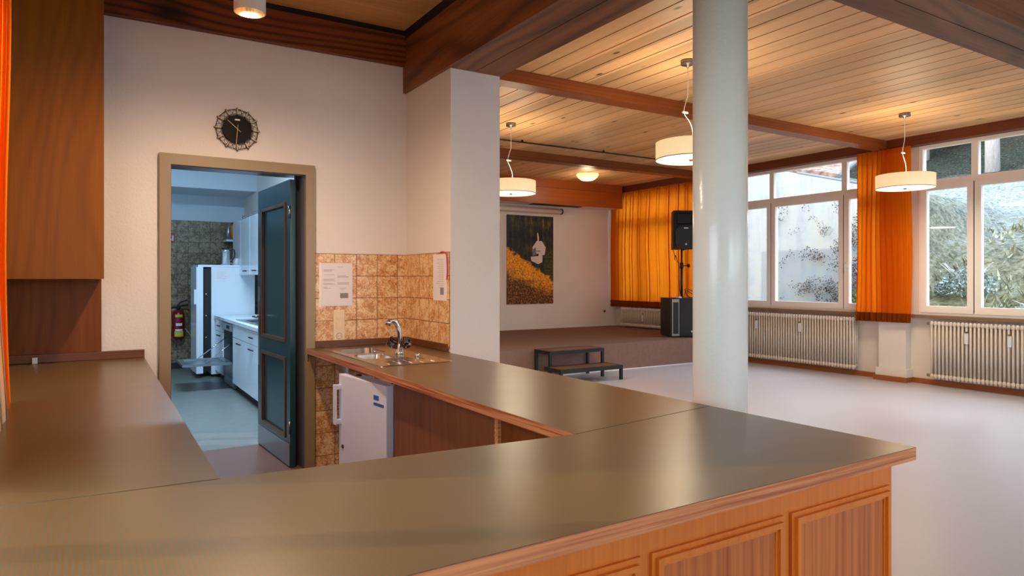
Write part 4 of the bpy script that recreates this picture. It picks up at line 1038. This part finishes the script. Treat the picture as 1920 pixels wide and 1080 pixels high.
# dishwasher
t = thing('dishwasher', 'dishwasher with its steel door folded down in the kitchen', 'dishwasher', (1.7, 9.2, 0))
b = bm_(); box(b, XB+.01, 2.06, 8.83, 8.86, .1, .81); box(b, XB+.01, 2.06, 9.52, 9.55, .1, .81); box(b, 2.03, 2.06, 8.86, 9.52, .1, .81); box(b, XB+.01, 2.03, 8.86, 9.52, .1, .13); box(b, XB+.01, 2.03, 8.86, 9.52, .78, .81)
obj('tub', b, 'kmetal', t)
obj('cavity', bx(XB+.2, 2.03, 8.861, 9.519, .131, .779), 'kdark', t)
obj('control_panel', bx(XB-.02, XB+.03, 8.83, 9.55, .72, .81), 'kmetal', t, bevel=.004)
obj('display', bx(XB-.022, XB-.019, 8.95, 9.15, .745, .785), 'kdark', t)
obj('base_panel', bx(XB+.02, XB+.05, 8.83, 9.55, .02, .3), 'kmetal', t)
b = bm_(); box(b, .9, XB, 8.86, 8.91, .315, .345); box(b, .9, XB, 9.47, 9.52, .315, .345); box(b, .9, .96, 8.91, 9.47, .315, .345); box(b, 1.38, XB, 8.91, 9.47, .315, .345); box(b, .96, 1.38, 8.91, 9.47, .318, .324)
obj('door', b, 'kmetal', t, bevel=.004)
for y in (8.88, 9.5): obj('door_stay', tube(bm_(), [(1.15, y, .35), (XB+.03, y, .6)], .006, seg=6), 'chrome', t)
# extinguisher
ex, ey = 1.1, 11.36
t = thing('fire_extinguisher', 'red fire extinguisher with black handle hung on the kitchen tiles', 'fire extinguisher', (ex, ey, .45))
obj('cylinder', lathe(bm_(), [(0, 0), (.07, 0), (.085, .02), (.087, .06), (.087, .36), (.07, .42), (.03, .445), (0, .445)], (ex, ey, .46), 32), 'red', t)
b = bm_(); cyl(b, (ex, ey, .9), (ex, ey, .955), .026); tube(b, smooth_pts([(ex-.02, ey, .94), (ex+.04, ey, .965), (ex+.13, ey-.02, .975)], 4), .011); tube(b, smooth_pts([(ex-.01, ey, .96), (ex+.03, ey, 1.01), (ex+.12, ey-.02, 1.045)], 4), .011)
obj('valve_handle', b, 'black', t)
obj('hose', tube(bm_(), smooth_pts([(ex-.02, ey, .93), (ex-.09, ey-.02, .93), (ex-.12, ey-.02, .85), (ex-.115, ey, .6), (ex-.1, ey, .5)], 5), .012), 'black', t)
def wrap(z0, z1, a, mat, nm):
    b = bm_(); n = 10
    for k in range(n):
        a0, a1 = -a+2*a*k/n, -a+2*a*(k+1)/n
        p = [(ex+.0885*math.sin(q_), ey-.0885*math.cos(q_)) for q_ in (a0, a1)]
        b.faces.new([b.verts.new(q_) for q_ in ((p[0][0], p[0][1], z0), (p[1][0], p[1][1], z0), (p[1][0], p[1][1], z1), (p[0][0], p[0][1], z1))])
    obj(nm, b, mat, t)
wrap(.5, .58, .75, 'yellow', 'label_band'); wrap(.585, .61, .6, 'whitel', 'label_text'); wrap(.66, .7, .5, 'whitel', 'label_text'); wrap(.79, .83, .6, 'yellow', 'label_band')
obj('bracket', bx(ex-.05, ex+.05, ey+.08, 11.49, .55, .6), 'black', t)
t = thing('fire_sign', 'small red sign with white extinguisher symbol on the kitchen tiles', 'sign', (1.0, 11.485, 1.91))
obj('plate', bx(.9, 1.065, 11.483, 11.49, 1.915, 2.065), 'red', t)
b = bm_(); tube(b, [(1.035, 11.481, 1.94), (1.035, 11.481, 2.03)], .012, seg=6); tube(b, [(1.0, 11.481, 1.93), (1.015, 11.481, 1.97), (.99, 11.481, 2.0), (1.01, 11.481, 2.04)], .006, seg=6)
obj('symbol', b, 'whitel', t)
single('white_cable', tube(bm_(), smooth_pts([(1.19, 11.47, .62), (1.24, 11.44, .55), (1.33, 11.3, .42), (1.36, 11.0, .4)], 5), .004, seg=6), 'rope', 'thin white cord hanging between extinguisher and fridge', 'cord')
# kitchen ceiling lamp giving the strip seen through the door head
t = thing('kitchen_ceiling_lamp', 'fluorescent lamp on the kitchen ceiling seen under the door head', 'lamp', (.9, 7.2, 3.2))
obj('housing', bx(.2, 1.7, 7.1, 7.3, 3.23, 3.3), 'lampwhite', t)
b = bm_(); tube(b, [(.25, 7.2, 3.21), (1.65, 7.2, 3.21)], .018); glow('tube', 'cool_tube', (190, 220, 255), 6.); obj('tube', b, 'tube', t)
ld = bpy.data.lights.new('kitchen_light', 'AREA'); ld.shape = 'RECTANGLE'; ld.size = 1.4; ld.size_y = .1; ld.energy = 150; ld.color = (.54, .78, 1)
o = bpy.data.objects.new('kitchen_light', ld); COL.objects.link(o); o.parent = t; o.location = (0, 0, -.02)

# ------------------------------------------------------------------ outdoors
def lerp_table(x, tab):
    if x <= tab[0][0]: return tab[0][1]
    for (a, b_), (c, d_) in zip(tab, tab[1:]):
        if x <= c: return b_+(d_-b_)*(x-a)/(c-a)
    return tab[-1][1]
def wall_top(y): return 3.16+(y-7.48)*.284
def hz(x, y):
    lo_ = lerp_table(x, [(9.4, -.1), (10.2, .1), (12, .8), (14.5, 1.75), (18, 2.75), (24, 4.2), (31, 5.7), (40, 9.5), (70, 32)])
    if y > 7.0 and x > 12.55:
        wt = wall_top(min(y, 10))-.15; hi_ = max(lo_, wt)
        s = min(1, max(0, (y-7.0)/.5)); lo_ = lo_+(hi_-lo_)*s
    if y > 7.0 and x <= 12.55: lo_ *= max(.25, 1-(y-7.0)*.35)
    n = noise.noise(Vector((x*.35, y*.35, 3)))*.25+noise.noise(Vector((x*1.3, y*1.3, 9)))*.1+noise.noise(Vector((x*3.1, y*3.1, 2)))*.05
    return lo_+n*min(1, max(0, (x-10)/3))*(1 if x < 30 else 1.6)
b = bm_(); xs = []; x = 9.45
while x < 70:
    xs.append(x); x += .22 if x < 16 else (.4 if x < 32 else 1.2)
xs = sorted(xs+[12.54, 12.58]); ys = [-22+.3*i for i in range(110)]+[11+.8*i for i in range(22)]
G = [[b.verts.new((x, y, hz(x, y))) for y in ys] for x in xs]
for i in range(len(xs)-1):
    for j in range(len(ys)-1):
        f = b.faces.new((G[i][j], G[i+1][j], G[i+1][j+1], G[i][j+1])); f.smooth = True
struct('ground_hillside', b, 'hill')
b = bm_(); box(b, -60, 9.44, -60, 60, -.4, -.13); struct('ground', b, 'ground')
# retaining wall
b = bm_(); ya, yb = 7.25, 17.
vs = []
for X in (12.4, 12.7):
    vs.append([b.verts.new(p) for p in ((X, ya, -.3), (X, yb, -.3), (X, yb, wall_top(yb)), (X, ya, wall_top(ya)))])
b.faces.new(vs[0]); b.faces.new(vs[1][::-1])
for i in range(4): b.faces.new((vs[0][i], vs[0][(i+1) % 4], vs[1][(i+1) % 4], vs[1][i]))
t = thing('retaining_wall', 'weathered grey concrete retaining wall outside the left window', 'wall', (12.5, 12, -.3))
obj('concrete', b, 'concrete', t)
b = bm_(); tube(b, [(12.45, ya, wall_top(ya)+.02), (12.45, 8.85, wall_top(8.85)+.02)], .03, seg=6); obj('coping', b, 'roofmetal', t)
# leaf-covered lean-to roof above the wall
b = bm_()
P = [(12.75, 9.7, 3.76), (12.75, 8.15, 3.36), (15.0, 8.6, 4.3), (15.0, 10.4, 4.75)]
lo4 = [b.verts.new(p) for p in P]; hi4 = [b.verts.new((p[0], p[1], p[2]+.12)) for p in P]
b.faces.new(lo4[::-1]); b.faces.new(hi4)
for i in range(4): b.faces.new((lo4[i], lo4[(i+1) % 4], hi4[(i+1) % 4], hi4[i]))
t = thing('leafy_shed_roof', 'low roof covered with rusty leaves above the concrete wall', 'roof', (13.8, 9.2, 3.4))
obj('leaf_cover', b, 'redleaf', t)
b = bm_(); tube(b, [(12.7, 8.1, 3.42), (15.05, 8.55, 4.48), ], .05, seg=6); obj('roof_edge', b, 'roofmetal', t)
# railing
t = thing('railing', 'white metal railing on the frosty bank above the concrete wall', 'railing', (15, 7.5, 3.6))
b = bm_()
for dz in (.35, .75): tube(b, [(15.3, 10.6, 4.2+dz), (15.2, 9.8, 4.1+dz), (15.0, 8.05, 3.75+dz)], .022, seg=6)
obj('rail', b, 'railwhite', t)
for y, z, x in ((9.7, 3.9, 15.2), (8.75, 3.7, 15.08), (8.1, 3.6, 15.0)): obj('post', tube(bm_(), [(x, y, z-.3), (x, y, z+.95)], .03, seg=6), 'railwhite', t)

def quads(bm, pts, size, rnd, mi=0, up=0):
    for p in pts:
        n = Vector((rnd.uniform(-1, 1), rnd.uniform(-1, 1), rnd.uniform(-1, 1)+up)).normalized(); u, w = frame_of(n); s = size*rnd.uniform(.5, 1.3)
        p = Vector(p); a = rnd.uniform(0, 6.3); e1 = u*math.cos(a)+w*math.sin(a); e2 = n.cross(e1)
        f = bm.faces.new([bm.verts.new(q) for q in (p-e1*s, p+e2*s*.55, p+e1*s, p-e2*s*.55)]); f.material_index = mi
rnd = random.Random(11)
pts = []
while len(pts) < 8500:
    y = rnd.uniform(7.25, 9.4); z = rnd.uniform(.1, 3.0)
    s = (y-7.25)/2.15; h_ = (z-.1)/2.9
    dens = max(0, 1.05-s*1.0-h_*.85)
    if noise.noise(Vector((y*3, z*3, 0)))*.8+dens > rnd.random()*.9+.08: pts.append((12.36-rnd.random()*.1, y, z))
b = bm_(); quads(b, pts, .019, rnd)
o = single('wall_climber', b, 'ivy', 'bare brown climbing plant spreading over the right part of the concrete wall', 'plant', kind='stuff')
# grass tufts on the slope
b = bm_(); b2 = bm_()
for i in range(5200):
    x = 10.6+rnd.random()**1.4*9; y = rnd.uniform(-1, 7.1)
    if noise.noise(Vector((x*.9, y*.9, 5))) < -.05: continue
    z = hz(x, y); h_ = rnd.uniform(.06, .2); lx, ly = rnd.uniform(-.12, .12), rnd.uniform(-.12, .12); w_ = .012+.004*(x-10)
    b.faces.new([b.verts.new(q) for q in ((x, y-w_, z-.03), (x, y+w_, z-.03), (x+lx, y+ly, z+h_))])
single('grass_tufts', b, 'tuft', 'dry frosted grass covering the bank outside the right window', 'grass', kind='stuff')
def shrub(x, y, r, hgt, mat, label, n=500, size=.04, seed=0):
    rn = random.Random(seed); z = hz(x, y); b = bm_(); pp_ = []
    for i in range(n):
        a, ph_ = rn.uniform(0, 2*PI), math.acos(rn.uniform(0, 1)); rr = rn.uniform(.6, 1)
        pp_.append((x+r*rr*math.sin(ph_)*math.cos(a), y+r*rr*math.sin(ph_)*math.sin(a), z-.05+hgt*rr*math.cos(ph_)*rn.uniform(.7, 1)))
    quads(b, pp_, size, rn)
    t = thing('shrub', label, 'shrub', (x, y, z))
    obj('foliage', b, mat, t)
    s = bm_()
    for k in range(7):
        a = rn.uniform(0, 6.3); tube(s, [(x, y, z-.1), (x+.4*r*math.cos(a), y+.4*r*math.sin(a), z+.5*hgt), (x+.8*r*math.cos(a), y+.8*r*math.sin(a), z+.85*hgt)], [.02, .012, .005], seg=5)
    obj('stems', s, 'bark', t)
shrub(11.9, 6.85, .45, .9, 'green', 'green leafy shrub beside the end of the concrete wall', 1400, .035, 1)
shrub(13.0, 5.9, .5, .6, 'shrub', 'bluish frosted shrub low in the left pane of the right window', 1400, .03, 3)
shrub(12.2, 4.5, .45, .25, 'shrub', 'low bluish shrub at the bottom of the right window', 1300, .03, 5)
shrub(18.6, 6.6, .4, .22, 'tuft', 'olive grass clump right of the window post high on the slope', 900, .022, 7)
shrub(15.8, 4.1, .4, .2, 'tuft', 'yellowish dry clump near the right picture edge', 900, .02, 8)
# conifers
def conifer(h_, r0, seed, bare):
    rn = random.Random(seed)
    t = thing('conifer', 'tall dark conifer in the forest above the frosty slope', 'tree', (0, 0, 0), 'conifers of the forest edge')
    obj('trunk', tube(bm_(), [(0, 0, -.6), (rn.uniform(-.05, .05), 0, h_*.3), (0, rn.uniform(-.1, .1), h_*.7), (0, 0, h_)], [r0*1.1, r0*.85, r0*.5, .02], seg=10), 'bark', t)
    b = bm_()
    lv = int((h_*(1-bare))/.36)
    for i in range(lv):
        z = h_*bare+i*.36; R = (1-(z/h_))*h_*.17+.4
        for k in range(13):
            a = rn.uniform(0, 2*PI); u = Vector((math.cos(a), math.sin(a), 0)); v = Vector((-u.y, u.x, 0))
            ln_ = R*rn.uniform(.6, 1.1)
            for s in range(5):
                p = u*ln_*(s+1)/5.5+Vector((0, 0, z-.12*s*s*.3))
                for sg in (-1, 1):
                    q_ = p+v*sg*rn.uniform(.12, .34)+Vector((0, 0, -rn.uniform(.05, .3)))+u*rn.uniform(0, .25)
                    w_ = u*rn.uniform(.06, .16)
                    b.faces.new([b.verts.new(c) for c in (p-w_, p+w_, q_+w_*.4, q_-w_*.5)])
    obj('foliage', b, 'needle', t)
    return t
protos = [conifer(15, .24, 1, .04), conifer(13, .2, 2, .02), conifer(16, .28, 3, .1)]
spots = [(35.5, 9.4, 0), (34.5, 17.6, 2), (34.5, 23.8, 1), (40, 14, 1), (40.5, 20.6, 0), (41.5, 7, 2), (47, 17, 2), (47, 24, 0), (47.5, 11, 1), (40.5, 27.2, 2)]
used = set()
for x, y, k in spots:
    p = protos[k]; z = hz(x, y)-.1
    if k not in used: used.add(k); p.location = (x, y, z); o = p
    else: o = copy_tree(p, None, (x, y, z))
    o.rotation_euler.z = x*1.7; o.scale = (1, 1, 1)
# one thick pale trunk near the right edge
t = thing('bare_tree', 'thick pale bare trunk standing in the top right window pane', 'tree', (30.5, 14.0, hz(30.5, 13.0)-.2))
BT = t
zb = hz(31, 13.1)
t.location = (31, 13.1, zb); LOC[t.name] = Vector((31, 13.1, zb))
obj('trunk', tube(bm_(), [(31, 13.1, zb-.5), (31, 13.12, zb+3), (31, 13.05, zb+9)], [.27, .24, .19], seg=12), 'bark', t)
b = bm_(); rn = random.Random(5)
for k in range(8):
    a = rn.uniform(0, 6.3); z = zb+2+k*.8
    tube(b, smooth_pts([(31, 13.1, z), (31+.8*math.cos(a), 13.1+.8*math.sin(a), z+.3), (31+1.5*math.cos(a), 13.1+1.5*math.sin(a), z+.2+rn.random())], 3), .03, seg=5)
obj('branch', b, 'bark', t)
bpy.context.view_layer.update()
